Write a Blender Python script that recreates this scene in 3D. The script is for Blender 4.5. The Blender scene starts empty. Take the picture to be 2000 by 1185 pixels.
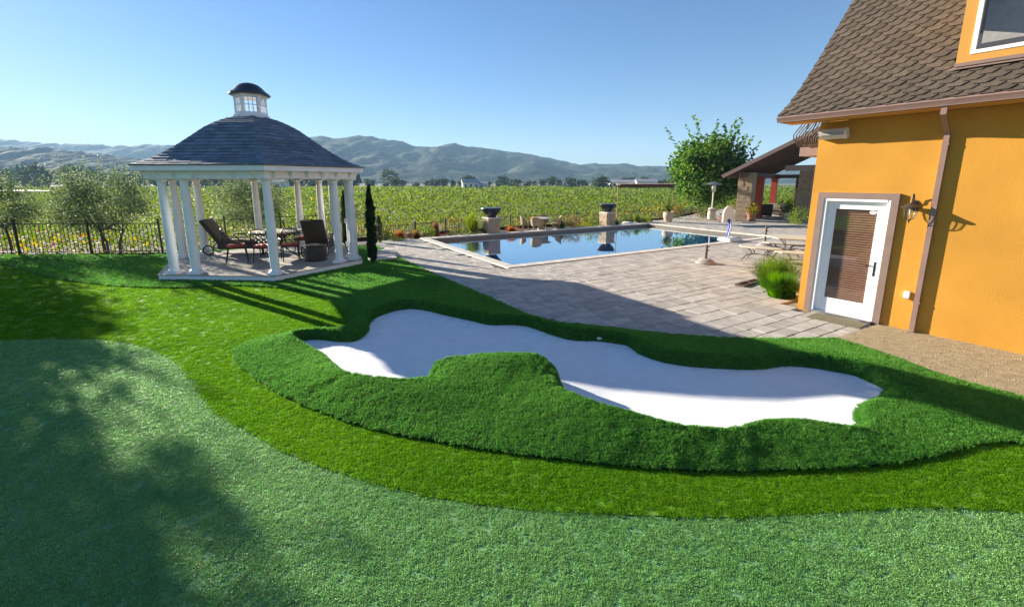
import bpy, bmesh, math, random
import numpy as np
from mathutils import Vector, Matrix
from mathutils.geometry import delaunay_2d_cdt

R = math.radians
random.seed(7)
RNG = np.random.default_rng(7)
SC = bpy.context.scene
COL = SC.collection

# ------------------------------------------------------------------ camera, sky, sun, exposure
cam_d = bpy.data.cameras.new('camera')
cam_d.lens = 15.21
cam_d.sensor_width = 36.0
cam_d.shift_y = -0.03725
cam_d.clip_start = 0.05
cam_d.clip_end = 8000
cam = bpy.data.objects.new('camera', cam_d)
cam.location = (0, 0, 2.4)
cam.rotation_euler = (R(90 - 10.92), 0, 0)
COL.objects.link(cam)
SC.camera = cam

SHADOW_AZ = R(-34.3)      # direction shadows fall, in plan
SUN_EL = R(17.4)
to_sun = Vector((-math.cos(SHADOW_AZ) * math.cos(SUN_EL), -math.sin(SHADOW_AZ) * math.cos(SUN_EL), math.sin(SUN_EL)))

world = bpy.data.worlds.new('World')
SC.world = world
world.use_nodes = True
wn = world.node_tree
wn.nodes.clear()
sky = wn.nodes.new('ShaderNodeTexSky')
sky.sky_type = 'NISHITA'
sky.sun_disc = False
sky.sun_elevation = SUN_EL
sky.sun_rotation = math.atan2(to_sun.x, to_sun.y)
sky.altitude = 0
sky.air_density = 1.0
sky.dust_density = 0.05
sky.ozone_density = 3.0
bg = wn.nodes.new('ShaderNodeBackground')
bg.inputs['Strength'].default_value = 0.051
wo = wn.nodes.new('ShaderNodeOutputWorld')
gm = wn.nodes.new('ShaderNodeGamma')          # a softer spread between the sun side and the rest of the sky
gm.inputs['Gamma'].default_value = 0.95
hs = wn.nodes.new('ShaderNodeHueSaturation')
hs.inputs['Saturation'].default_value = 1.15
wn.links.new(sky.outputs[0], gm.inputs['Color'])
wn.links.new(gm.outputs[0], hs.inputs['Color'])
wb = wn.nodes.new('ShaderNodeMix')            # white balance of the whole sky
wb.data_type = 'RGBA'
wb.blend_type = 'MULTIPLY'
wb.inputs[0].default_value = 1.0
wb.inputs[7].default_value = (0.86, 0.88, 1.03, 1)
wn.links.new(hs.outputs[0], wb.inputs[6])
wn.links.new(wb.outputs[2], bg.inputs[0])
wn.links.new(bg.outputs[0], wo.inputs[0])

sun_d = bpy.data.lights.new('sun', 'SUN')
sun_d.energy = 5.0
sun_d.angle = R(0.5)
sun_d.color = (1.0, 0.90, 0.76)
sun = bpy.data.objects.new('sun', sun_d)
sun.rotation_euler = (-to_sun).to_track_quat('-Z', 'Y').to_euler()
sun.location = (-20, 15, 20)
COL.objects.link(sun)

SC.view_settings.view_transform = 'Standard'
SC.view_settings.look = 'None'
SC.view_settings.exposure = 1.72
SC.view_settings.gamma = 1.0
SC.view_settings.use_curve_mapping = False
SC.cycles.use_denoising = True
SC.cycles.max_bounces = 8
SC.cycles.transparent_max_bounces = 12
SC.cycles.sample_clamp_indirect = 6.0

# ------------------------------------------------------------------ materials
MATS = {}

def new_mat(name):
    m = bpy.data.materials.new(name)
    m.use_nodes = True
    nt = m.node_tree
    nt.nodes.clear()
    out = nt.nodes.new('ShaderNodeOutputMaterial')
    MATS[name] = m
    return m, nt, out

def N(nt, kind, **kw):
    n = nt.nodes.new(kind)
    for k, v in kw.items():
        if k in n.inputs:
            n.inputs[k].default_value = v
        else:
            setattr(n, k, v)
    return n

def noise_fac(nt, scale, detail=4, rough=0.6, coords='pos', stretch=None):
    if coords == 'pos':
        src = N(nt, 'ShaderNodeNewGeometry').outputs['Position']
    else:
        src = N(nt, 'ShaderNodeTexCoord').outputs['Object']
    if stretch:
        mp = N(nt, 'ShaderNodeMapping')
        mp.inputs['Scale'].default_value = stretch
        nt.links.new(src, mp.inputs['Vector'])
        src = mp.outputs[0]
    t = N(nt, 'ShaderNodeTexNoise')
    t.inputs['Scale'].default_value = scale
    t.inputs['Detail'].default_value = detail
    t.inputs['Roughness'].default_value = rough
    nt.links.new(src, t.inputs['Vector'])
    return t.outputs['Fac']

def ramp(nt, fac, stops):
    r = N(nt, 'ShaderNodeValToRGB')
    el = r.color_ramp.elements
    while len(el) < len(stops):
        el.new(0.5)
    for e, (p, c) in zip(el, stops):
        e.position = p
        e.color = (*c, 1)
    nt.links.new(fac, r.inputs[0])
    return r.outputs[0]

def mixc(nt, fac, a, b, mode='MIX'):
    m = N(nt, 'ShaderNodeMix', data_type='RGBA', blend_type=mode)
    for sock, v in ((m.inputs[0], fac), (m.inputs[6], a), (m.inputs[7], b)):
        if hasattr(v, 'links') or hasattr(v, 'is_linked'):
            nt.links.new(v, sock)
        elif isinstance(v, (tuple, list)):
            sock.default_value = (*v, 1) if len(v) == 3 else v
        else:
            sock.default_value = v
    return m.outputs[2]

def mat(name, col, rough=0.6, var=0.12, scale=6.0, spec=0.5, metal=0.0, bump=0.0, bscale=40.0, rand=0.0, coords='pos', col2=None, stretch=None, coat=0.0):
    """Principled surface whose colour wanders a little by noise, with optional fine relief."""
    m, nt, out = new_mat(name)
    b = N(nt, 'ShaderNodeBsdfPrincipled')
    b.inputs['Roughness'].default_value = rough
    b.inputs['Metallic'].default_value = metal
    b.inputs['Specular IOR Level'].default_value = spec
    b.inputs['Coat Weight'].default_value = coat
    f = noise_fac(nt, scale, coords=coords, stretch=stretch)
    c2 = col2 if col2 else tuple(min(1, c * (1 + var)) for c in col)
    c1 = tuple(c * (1 - var) for c in col)
    c = ramp(nt, f, [(0.3, c1), (0.7, c2)])
    if rand > 0:
        oi = N(nt, 'ShaderNodeObjectInfo')
        hs = N(nt, 'ShaderNodeHueSaturation')
        ml = N(nt, 'ShaderNodeMapRange')
        ml.inputs['To Min'].default_value = 1 - rand
        ml.inputs['To Max'].default_value = 1 + rand
        nt.links.new(oi.outputs['Random'], ml.inputs['Value'])
        nt.links.new(ml.outputs[0], hs.inputs['Value'])
        nt.links.new(c, hs.inputs['Color'])
        c = hs.outputs[0]
    nt.links.new(c, b.inputs['Base Color'])
    if bump > 0:
        bp = N(nt, 'ShaderNodeBump')
        bp.inputs['Strength'].default_value = bump
        bp.inputs['Distance'].default_value = 0.01
        nt.links.new(noise_fac(nt, bscale, detail=5, coords=coords, stretch=stretch), bp.inputs['Height'])
        nt.links.new(bp.outputs[0], b.inputs['Normal'])
    nt.links.new(b.outputs[0], out.inputs[0])
    return m

def leaf_mat(name, trans=0.4, rough=0.6, spec=0.15, attr='Col', sat=1.0):
    """Foliage: colour from the leaf's own attribute, some light through the blade."""
    m, nt, out = new_mat(name)
    a = N(nt, 'ShaderNodeAttribute', attribute_name=attr)
    b = N(nt, 'ShaderNodeBsdfPrincipled')
    b.inputs['Roughness'].default_value = rough
    b.inputs['Specular IOR Level'].default_value = spec
    t = N(nt, 'ShaderNodeBsdfTranslucent')
    br = N(nt, 'ShaderNodeHueSaturation')
    br.inputs['Value'].default_value = 1.5
    br.inputs['Saturation'].default_value = 1.1
    nt.links.new(a.outputs['Color'], br.inputs['Color'])
    nt.links.new(br.outputs[0], t.inputs['Color'])
    nt.links.new(a.outputs['Color'], b.inputs['Base Color'])
    mx = N(nt, 'ShaderNodeMixShader')
    mx.inputs[0].default_value = trans
    nt.links.new(b.outputs[0], mx.inputs[1])
    nt.links.new(t.outputs[0], mx.inputs[2])
    nt.links.new(mx.outputs[0], out.inputs[0])
    return m

def blade_mat(name, cols, trans, rough, spec, patch=0.7, sheen=0.0):
    """Turf fibres: the shade of each tuft varies, with broad soft patches over the lawn."""
    m, nt, out = new_mat(name)
    oi = N(nt, 'ShaderNodeObjectInfo')
    a = N(nt, 'ShaderNodeAttribute', attribute_name='Col')
    f = noise_fac(nt, patch, detail=3)
    c = ramp(nt, f, [(0.3, cols[0]), (0.7, cols[1])])
    ml = N(nt, 'ShaderNodeMapRange')
    ml.inputs['To Min'].default_value = 0.78
    ml.inputs['To Max'].default_value = 1.22
    nt.links.new(oi.outputs['Random'], ml.inputs['Value'])
    hs = N(nt, 'ShaderNodeHueSaturation')
    nt.links.new(ml.outputs[0], hs.inputs['Value'])
    nt.links.new(c, hs.inputs['Color'])
    c = mixc(nt, 1.0, hs.outputs[0], a.outputs['Color'], 'MULTIPLY')
    b = N(nt, 'ShaderNodeBsdfPrincipled')
    b.inputs['Roughness'].default_value = rough
    b.inputs['Specular IOR Level'].default_value = spec
    b.inputs['Sheen Weight'].default_value = sheen
    nt.links.new(c, b.inputs['Base Color'])
    t = N(nt, 'ShaderNodeBsdfTranslucent')
    nt.links.new(c, t.inputs['Color'])
    mx = N(nt, 'ShaderNodeMixShader')
    mx.inputs[0].default_value = trans
    nt.links.new(b.outputs[0], mx.inputs[1])
    nt.links.new(t.outputs[0], mx.inputs[2])
    nt.links.new(mx.outputs[0], out.inputs[0])
    return m

mat('white_paint', (0.84, 0.84, 0.84), 0.45, 0.05, 3, bump=0.05)
mat('gazebo_slate', (0.135, 0.165, 0.20), 0.6, 0.25, 9, bump=0.35, bscale=70, rand=0.28)
mat('gazebo_slate_joined', (0.135, 0.165, 0.20), 0.6, 0.3, 5, bump=0.35, bscale=70)
mat('deck_wood', (0.40, 0.36, 0.31), 0.65, 0.18, 8, bump=0.2, bscale=30, rand=0.1, stretch=(1, 12, 1))
mat('copper_dark', (0.035, 0.04, 0.045), 0.35, 0.25, 5, metal=0.6)
mat('stucco', (0.56, 0.27, 0.038), 0.88, 0.11, 0.9, spec=0.25, bump=0.5, bscale=90)
mat('stucco_light', (0.56, 0.28, 0.06), 0.85, 0.06, 1.1, spec=0.25, bump=0.25, bscale=110)
mat('brown_trim', (0.23, 0.155, 0.125), 0.55, 0.10, 4)
mat('gutter_brown', (0.26, 0.165, 0.135), 0.4, 0.08, 4)
mat('house_shingle', (0.105, 0.082, 0.060), 0.9, 0.20, 14, bump=0.6, bscale=160, rand=0.17, spec=0.2)
mat('house_shingle_joined', (0.098, 0.077, 0.056), 0.9, 0.35, 5, bump=0.6, bscale=160, spec=0.2)
mat('underlay_and_edge_shade', (0.03, 0.024, 0.02), 0.95)  # roof underlay; also colours shingle edges as their shadow lines
mat('paver', (0.39, 0.355, 0.305), 0.8, 0.20, 5, bump=0.5, bscale=45, rand=0.17)
mat('paver_joined', (0.39, 0.355, 0.305), 0.8, 0.28, 2.2, bump=0.5, bscale=45)
mat('joint_sand', (0.20, 0.175, 0.15), 0.95, 0.2, 30)
mat('coping', (0.58, 0.53, 0.44), 0.7, 0.10, 6, bump=0.3, bscale=60, rand=0.05)
mat('pool_plaster', (0.30, 0.64, 0.88), 0.6, 0.1, 2)
mat('pool_tile', (0.16, 0.125, 0.095), 0.4, 0.25, 9)
mat('dirt', (0.32, 0.25, 0.14), 0.95, 0.25, 9, bump=0.9, bscale=55)
mat('pebble', (0.40, 0.32, 0.21), 0.85, 0.35, 20)
mat('soil', (0.10, 0.075, 0.05), 0.95, 0.3, 6, bump=0.5, bscale=30)
mat('turf_backing', (0.03, 0.11, 0.015), 0.95, 0.2, 20)
mat('fringe_backing', (0.11, 0.25, 0.006), 0.95, 0.2, 20)
mat('green_backing', (0.13, 0.28, 0.11), 0.95, 0.2, 20)
mat('bunker_white', (0.82, 0.83, 0.85), 0.9, 0.045, 5, bump=0.8, bscale=140, spec=0.2)
mat('black_iron', (0.012, 0.012, 0.013), 0.4, 0.15, 20)
mat('brown_iron', (0.055, 0.035, 0.026), 0.45, 0.2, 20)
mat('wicker', (0.040, 0.026, 0.018), 0.6, 0.4, 90, bump=0.8, bscale=90, coords='obj')
mat('tan_wicker', (0.36, 0.25, 0.14), 0.7, 0.3, 60, bump=0.6, bscale=80, coords='obj')
mat('red_cushion', (0.36, 0.065, 0.035), 0.85, 0.12, 12)
mat('tan_cushion', (0.17, 0.115, 0.07), 0.85, 0.15, 10)
mat('tabletop_stone', (0.48, 0.42, 0.29), 0.5, 0.15, 9)
mat('cream_top', (0.52, 0.49, 0.38), 0.5, 0.08, 8)
mat('rubber', (0.02, 0.02, 0.02), 0.7)
mat('steel', (0.55, 0.55, 0.54), 0.3, 0.06, 9, metal=0.9)
mat('enamel_cream', (0.62, 0.57, 0.44), 0.45, 0.05, 5)
mat('dark_stone_bowl', (0.022, 0.023, 0.027), 0.35, 0.4, 8, bump=0.3, bscale=25)
mat('column_stone', (0.36, 0.27, 0.17), 0.8, 0.28, 5, bump=0.7, bscale=16)
mat('blue_plastic', (0.02, 0.07, 0.52), 0.35, 0.05, 5)
mat('white_plastic', (0.75, 0.74, 0.70), 0.4, 0.05, 5)
mat('cream_plastic', (0.72, 0.65, 0.52), 0.5, 0.06, 6)
mat('grey_concrete', (0.34, 0.31, 0.28), 0.85, 0.15, 14, bump=0.3)
mat('pole_brown', (0.10, 0.075, 0.055), 0.5, 0.15, 10)
mat('rust_red', (0.42, 0.055, 0.028), 0.6, 0.12, 6)
mat('timber', (0.11, 0.062, 0.040), 0.7, 0.25, 6, bump=0.2)
mat('terracotta', (0.34, 0.15, 0.085), 0.8, 0.15, 9)
mat('sand_pot', (0.48, 0.37, 0.25), 0.8, 0.15, 9)
mat('bark', (0.12, 0.09, 0.065), 0.9, 0.35, 12, bump=0.9, bscale=25, stretch=(1, 1, 0.25))
mat('mat_green', (0.16, 0.135, 0.075), 0.95, 0.15, 60, bump=0.6, bscale=150)
mat('far_wall', (0.75, 0.72, 0.66), 0.8, 0.05, 2)
mat('far_roof', (0.38, 0.36, 0.35), 0.8, 0.1, 2)
mat('rock', (0.62, 0.58, 0.53), 0.85, 0.2, 8, bump=0.5, bscale=20)
mat('interior', (0.035, 0.028, 0.022), 0.9)
mat('blind_wood', (0.30, 0.15, 0.09), 0.5, 0.12, 8)
mat('field_soil', (0.115, 0.10, 0.035), 0.95, 0.35, 0.25, bump=0.3)
mat('pale_water', (0.80, 0.76, 0.70), 0.6, 0.03, 2)
mat('lamp_bronze', (0.075, 0.055, 0.04), 0.45, 0.3, 40, metal=0.4)
leaf_mat('leaf')
leaf_mat('leaf_far', 0.25, 0.7, 0.1)

def glass_mat(name, tint, gloss):
    m, nt, out = new_mat(name)
    tr = N(nt, 'ShaderNodeBsdfTransparent')
    tr.inputs[0].default_value = (*tint, 1)
    gl = N(nt, 'ShaderNodeBsdfGlossy')
    gl.inputs['Roughness'].default_value = 0.01
    gl.inputs['Color'].default_value = (1, 1, 1, 1)
    fr = N(nt, 'ShaderNodeFresnel')
    geo = N(nt, 'ShaderNodeNewGeometry')             # a thin sheet reflects alike from both faces
    mr_ = N(nt, 'ShaderNodeMapRange')
    mr_.inputs['To Min'].default_value = gloss
    mr_.inputs['To Max'].default_value = 1.0 / gloss
    nt.links.new(geo.outputs['Backfacing'], mr_.inputs['Value'])
    nt.links.new(mr_.outputs[0], fr.inputs['IOR'])
    mx = N(nt, 'ShaderNodeMixShader')
    nt.links.new(fr.outputs[0], mx.inputs[0])
    nt.links.new(tr.outputs[0], mx.inputs[1])
    nt.links.new(gl.outputs[0], mx.inputs[2])
    nt.links.new(mx.outputs[0], out.inputs[0])
glass_mat('glass', (0.96, 0.97, 0.97), 1.5)
glass_mat('glass_clear', (0.93, 0.95, 0.95), 1.45)

m, nt, out = new_mat('water')           # clear blue water over a plaster floor
gl = N(nt, 'ShaderNodeBsdfGlossy')
gl.inputs['Roughness'].default_value = 0.02
gl.inputs['Color'].default_value = (0.90, 0.98, 1.0, 1)
tr = N(nt, 'ShaderNodeBsdfTransparent')
tr.inputs[0].default_value = (0.55, 0.80, 0.93, 1)
fr = N(nt, 'ShaderNodeFresnel')
fr.inputs['IOR'].default_value = 2.0
bp = N(nt, 'ShaderNodeBump')
bp.inputs['Strength'].default_value = 0.03
bp.inputs['Distance'].default_value = 0.03
nt.links.new(noise_fac(nt, 2.2, detail=2), bp.inputs['Height'])
nt.links.new(bp.outputs[0], gl.inputs['Normal'])
mr = N(nt, 'ShaderNodeMapRange')
mr.inputs['From Max'].default_value = 0.45
mr.inputs['To Min'].default_value = 0.08
mr.inputs['To Max'].default_value = 0.78
nt.links.new(fr.outputs[0], mr.inputs['Value'])
mx = N(nt, 'ShaderNodeMixShader')
nt.links.new(mr.outputs[0], mx.inputs[0])
nt.links.new(tr.outputs[0], mx.inputs[1])
nt.links.new(gl.outputs[0], mx.inputs[2])
nt.links.new(mx.outputs[0], out.inputs[0])

# ------------------------------------------------------------------ mesh helpers
class MB:
    """Collects shapes and links them as one mesh object."""
    def __init__(s):
        s.v = []
        s.f = []
    def add(s, vs, fs, M=None):
        k = len(s.v)
        if M is not None:
            vs = [tuple(M @ Vector(p)) for p in vs]
        s.v.extend(tuple(p) for p in vs)
        s.f.extend([tuple(i + k for i in f) for f in fs])
        return s
    def box(s, c, d, rz=0.0, M=None, ch=0.0):
        x, y, z = d[0] / 2, d[1] / 2, d[2] / 2
        if ch > 0:                                   # chamfered top and bottom rims
            vs = []
            for zz, k in ((-z, ch), (-z + ch, 0), (z - ch, 0), (z, ch)):
                vs += [(-x + k, -y + k, zz), (x - k, -y + k, zz), (x - k, y - k, zz), (-x + k, y - k, zz)]
            fs = [(3, 2, 1, 0), (12, 13, 14, 15)]
            for r in range(3):
                for i in range(4):
                    j = (i + 1) % 4
                    fs.append((r * 4 + i, r * 4 + j, r * 4 + 4 + j, r * 4 + 4 + i))
        else:
            vs = [(-x, -y, -z), (x, -y, -z), (x, y, -z), (-x, y, -z), (-x, -y, z), (x, -y, z), (x, y, z), (-x, y, z)]
            fs = [(3, 2, 1, 0), (4, 5, 6, 7), (0, 1, 5, 4), (1, 2, 6, 5), (2, 3, 7, 6), (3, 0, 4, 7)]
        T = Matrix.Translation(c) @ Matrix.Rotation(rz, 4, 'Z')
        return s.add(vs, fs, (M @ T) if M is not None else T)
    def prism(s, poly, z0, z1, M=None):
        n = len(poly)
        a = sum(poly[i][0] * poly[(i + 1) % n][1] - poly[(i + 1) % n][0] * poly[i][1] for i in range(n))
        if a < 0:
            poly = poly[::-1]
        vs = [(p[0], p[1], z0) for p in poly] + [(p[0], p[1], z1) for p in poly]
        fs = [tuple(range(n))[::-1], tuple(range(n, 2 * n))]
        fs += [(i, (i + 1) % n, n + (i + 1) % n, n + i) for i in range(n)]
        return s.add(vs, fs, M)
    def lathe(s, prof, n=16, c=(0, 0, 0), M=None, cap=True, ph=0.0):
        vs, fs = [], []
        for r, z in prof:
            for i in range(n):
                a = 2 * math.pi * i / n + ph
                vs.append((c[0] + r * math.cos(a), c[1] + r * math.sin(a), c[2] + z))
        for k in range(len(prof) - 1):
            for i in range(n):
                j = (i + 1) % n
                fs.append((k * n + i, k * n + j, (k + 1) * n + j, (k + 1) * n + i))
        if cap:
            fs.append(tuple(range(n))[::-1])
            b = (len(prof) - 1) * n
            fs.append(tuple(range(b, b + n)))
        return s.add(vs, fs, M)
    def tube(s, pts, r, n=8, M=None, closed=False):
        P = [Vector(p) for p in pts]
        rs = r if isinstance(r, (list, tuple)) else [r] * len(P)
        vs, fs = [], []
        m = len(P)
        prev = None
        for k in range(m):
            if closed:
                t = P[(k + 1) % m] - P[k - 1]
            else:
                t = P[min(k + 1, m - 1)] - P[max(k - 1, 0)]
            t.normalize()
            if prev is None:
                ref = Vector((0, 0, 1)) if abs(t.z) < 0.9 else Vector((1, 0, 0))
                u = t.cross(ref).normalized()
            else:
                u = (prev - t * prev.dot(t)).normalized()
            prev = u
            w = t.cross(u)
            for i in range(n):
                a = 2 * math.pi * i / n
                vs.append(P[k] + (u * math.cos(a) + w * math.sin(a)) * rs[k])
        last = m if closed else m - 1
        for k in range(last):
            b = ((k + 1) % m) * n
            for i in range(n):
                j = (i + 1) % n
                fs.append((k * n + j, k * n + i, b + i, b + j))
        if not closed:
            fs.append(tuple(range(n)))
            fs.append(tuple(range((m - 1) * n, m * n))[::-1])
        return s.add(vs, fs, M)
    def mesh(s, name, m, smooth=None):
        me = bpy.data.meshes.new(name)
        me.from_pydata(s.v, [], s.f)
        me.materials.append(MATS[m])
        if smooth is not None:
            me.polygons.foreach_set('use_smooth', [True] * len(me.polygons))
            me.set_sharp_from_angle(angle=R(smooth))
        me.update()
        return me
    def build(s, name, m, parent=None, smooth=None, loc=None):
        return link(name, s.mesh(name, m, smooth), parent, loc)

def link(name, me, parent=None, loc=None, rz=None):
    o = bpy.data.objects.new(name, me)
    if loc is not None:
        o.location = loc
    if rz is not None:
        o.rotation_euler = (0, 0, rz)
    if parent is not None:
        o.parent = parent
    COL.objects.link(o)
    return o

def tag(o, label=None, cat=None, group=None, kind=None):
    if label:
        o['label'] = label
    if cat:
        o['category'] = cat
    if group:
        o['group'] = group
    if kind:
        o['kind'] = kind
    return o

def empty(name, loc, rz=0.0, label=None, cat=None, group=None):
    o = bpy.data.objects.new(name, None)
    o.empty_display_size = 0.1
    o.location = loc
    o.rotation_euler = (0, 0, rz)
    COL.objects.link(o)
    return tag(o, label, cat, group)

def copy_tree(o, parent=None):
    c = o.copy()
    COL.objects.link(c)
    c.parent = parent
    for ch in list(o.children):
        copy_tree(ch, c)
    return c

def in_poly(px, py, poly):
    px = np.asarray(px)
    py = np.asarray(py)
    ins = np.zeros(px.shape, bool)
    n = len(poly)
    for i in range(n):
        x1, y1 = poly[i]
        x2, y2 = poly[(i + 1) % n]
        if y1 == y2:
            continue
        c = ((y1 > py) != (y2 > py)) & (px < (x2 - x1) * (py - y1) / (y2 - y1) + x1)
        ins ^= c
    return ins

def seg_dist(px, py, line, closed=False):
    """distance to a polyline, index of the nearest segment and place along it"""
    best = np.full(px.shape, 1e9)
    idx = np.zeros(px.shape, int)
    tt = np.zeros(px.shape)
    n = len(line)
    for i in range(n if closed else n - 1):
        x1, y1 = line[i]
        x2, y2 = line[(i + 1) % n]
        dx, dy = x2 - x1, y2 - y1
        L = dx * dx + dy * dy + 1e-12
        t = np.clip(((px - x1) * dx + (py - y1) * dy) / L, 0, 1)
        d = np.hypot(px - x1 - t * dx, py - y1 - t * dy)
        k = d < best
        best = np.where(k, d, best)
        idx = np.where(k, i, idx)
        tt = np.where(k, t, tt)
    return best, idx, tt

def smooth_line(pts, step=0.12, closed=False):
    """Catmull-Rom through the points, resampled"""
    P = [np.array(p, float) for p in pts]
    n = len(P)
    out = []
    for i in range(n if closed else n - 1):
        if closed:
            a, b, c, d = P[i - 1], P[i], P[(i + 1) % n], P[(i + 2) % n]
        else:
            a, b, c, d = P[max(i - 1, 0)], P[i], P[i + 1], P[min(i + 2, n - 1)]
        k = max(1, int(np.linalg.norm(c[:2] - b[:2]) / step))
        for j in range(k):
            t = j / k
            out.append(0.5 * ((2 * b) + (c - a) * t + (2 * a - 5 * b + 4 * c - d) * t * t + (3 * b - a - 3 * c + d) * t ** 3))
    if not closed:
        out.append(P[-1])
    return [tuple(p) for p in out]

def np_mesh(name, verts, faces, m, cols=None):
    """mesh from arrays; faces (n,k) all of one size; optional colour per face"""
    verts = np.asarray(verts, np.float32)
    faces = np.asarray(faces, np.int32)
    me = bpy.data.meshes.new(name)
    nf, k = faces.shape
    me.vertices.add(len(verts))
    me.vertices.foreach_set('co', verts.ravel())
    me.loops.add(nf * k)
    me.loops.foreach_set('vertex_index', faces.ravel())
    me.polygons.add(nf)
    me.polygons.foreach_set('loop_start', np.arange(0, nf * k, k, dtype=np.int32))
    me.update(calc_edges=True)
    me.materials.append(MATS[m])
    if cols is not None:
        ca = me.color_attributes.new('Col', 'FLOAT_COLOR', 'CORNER')
        c4 = np.ones((nf, k, 4), np.float32)
        c4[:, :, :3] = np.asarray(cols, np.float32)[:, None, :]
        ca.data.foreach_set('color', c4.ravel())
    return me

def leaves(cent, size, cols, aspect=0.5, up=0.0, dirs=None, fold=0.15):
    """rhombic folded leaves: arrays for np_mesh"""
    cent = np.asarray(cent, float)
    n = len(cent)
    size = np.broadcast_to(np.asarray(size, float), (n,))[:, None]
    d = RNG.normal(size=(n, 3)) if dirs is None else np.asarray(dirs, float) + RNG.normal(size=(n, 3)) * 0.35
    d[:, 2] += up
    d /= np.linalg.norm(d, axis=1)[:, None] + 1e-9
    q = RNG.normal(size=(n, 3))
    s = np.cross(d, q)
    s /= np.linalg.norm(s, axis=1)[:, None] + 1e-9
    nn = np.cross(d, s)
    b = cent - d * size * 0.5
    t = cent + d * size * 0.5
    l = cent + s * size * aspect * 0.5 + nn * size * fold
    r = cent - s * size * aspect * 0.5 + nn * size * fold
    V = np.stack([b, r, t, l], 1).reshape(-1, 3)
    F = np.arange(4 * n).reshape(n, 4)
    return V, F, np.asarray(cols, float)

def leaf_cols(n, pal, w=None, jit=0.22):
    pal = np.asarray(pal, float)
    i = RNG.choice(len(pal), n, p=w)
    return np.clip(pal[i] * (1 + RNG.uniform(-jit, jit, (n, 1))), 0, 1)

# ------------------------------------------------------------------ outlines of the place, in metres
GREEN_EDGE = [(-8.98, 6.26), (-7.96, 6.39), (-7.28, 6.5), (-6.41, 6.43), (-5.78, 6.26), (-4.96, 5.82), (-4.48, 5.46), (-3.97, 5.0), (-3.45, 4.49), (-3.06, 4.16), (-2.65, 3.92), (-2.05, 3.54), (-1.37, 3.23), (-0.81, 3.03), (-0.39, 2.93), (0.0, 2.86), (0.57, 2.81), (1.13, 2.78), (1.69, 2.77), (2.12, 2.8), (2.61, 2.84), (3.01, 2.86), (3.4, 2.86), (3.81, 2.82), (4.48, 2.75), (7.5, 2.6)]
MOUND_EDGE = [(-2.64, 6.88), (-2.94, 6.79), (-3.6, 6.58), (-3.96, 6.34), (-4.05, 6.01), (-3.98, 5.82), (-3.6, 5.38), (-2.74, 4.67), (-2.09, 4.26), (-1.43, 3.92), (-0.72, 3.69), (0.0, 3.51), (0.67, 3.38), (1.31, 3.29), (1.82, 3.26), (2.39, 3.28), (3.09, 3.33), (3.62, 3.43), (4.0, 3.54), (4.27, 3.62), (4.57, 3.68), (4.78, 3.65), (5.59, 3.54), (7.5, 3.3)]
FAR_EDGE = [(-18.5, 13.5), (-15.09, 12.52), (-11.83, 10.85), (-9.73, 10.0), (-7.87, 9.65), (-6.62, 9.9), (-5.15, 9.6), (-4.17, 8.97), (-3.61, 8.41), (-3.23, 7.92), (-2.64, 6.88)]
BUNKER = [(-3.28, 6.29), (-3.09, 6.45), (-2.67, 6.36), (-2.43, 6.4), (-2.38, 6.75), (-2.48, 7.22), (-2.47, 7.57), (-2.27, 7.95), (-1.98, 8.12), (-1.61, 7.98), (-1.21, 7.69), (-0.73, 7.39), (-0.39, 7.16), (0.0, 7.16), (0.28, 7.06), (0.66, 6.65), (0.96, 6.42), (1.34, 6.38), (1.66, 6.25), (1.76, 6.17), (1.83, 5.89), (2.04, 5.62), (2.34, 5.46), (2.72, 5.38), (3.08, 5.35), (3.37, 5.38), (3.69, 5.46), (3.97, 5.41), (4.19, 5.3), (4.39, 5.15), (4.43, 4.95), (4.44, 4.78), (4.24, 4.61), (3.93, 4.45), (3.74, 4.32), (3.6, 4.18), (3.47, 3.95), (3.22, 3.88), (3.05, 3.93), (2.77, 3.97), (2.44, 3.93), (2.17, 3.82), (1.95, 3.76), (1.72, 3.77), (1.48, 3.83), (1.23, 3.98), (0.95, 4.11), (0.74, 4.28), (0.57, 4.5), (0.61, 4.85), (0.54, 5.0), (0.37, 5.2), (0.07, 5.23), (-0.26, 5.23), (-0.78, 5.19), (-1.0, 5.14), (-1.06, 5.01), (-0.96, 4.84), (-1.2, 4.73), (-1.45, 4.76), (-1.71, 4.82), (-2.0, 4.96), (-2.2, 5.2), (-2.54, 5.63), (-2.85, 5.94)]
CREST = [0.14] * 32 + [0.02, 0.04, 0.05, 0.05, 0.06, 0.1, 0.11, 0.12, 0.13, 0.145, 0.155, 0.17, 0.18, 0.19, 0.205, 0.215, 0.21, 0.2, 0.25, 0.29, 0.30, 0.29, 0.26, 0.20, 0.17, 0.18, 0.18, 0.18, 0.18, 0.17, 0.145, 0.11, 0.08]
PATIO_EDGE = [(-4.8, 15.72), (-3.22, 13.06), (-2.03, 11.16), (-0.87, 9.41), (-0.02, 8.12), (0.36, 7.51), (0.79, 7.12), (1.33, 7.0), (2.05, 6.72), (2.75, 6.54), (3.71, 6.38), (5.05, 6.41)]
DIRT_EDGE = [(5.05, 6.41), (5.3, 5.71), (5.36, 5.3), (5.5, 4.92), (5.65, 4.71), (5.81, 4.53), (6.17, 3.97), (7.5, 3.3)]
LAWN_BACK = [(-5.15, 16.3), (-9.6, 16.3), (-11.6, 14.45), (-12.0, 14.3), (-16.63, 14.1), (-18.5, 13.95)]

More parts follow.
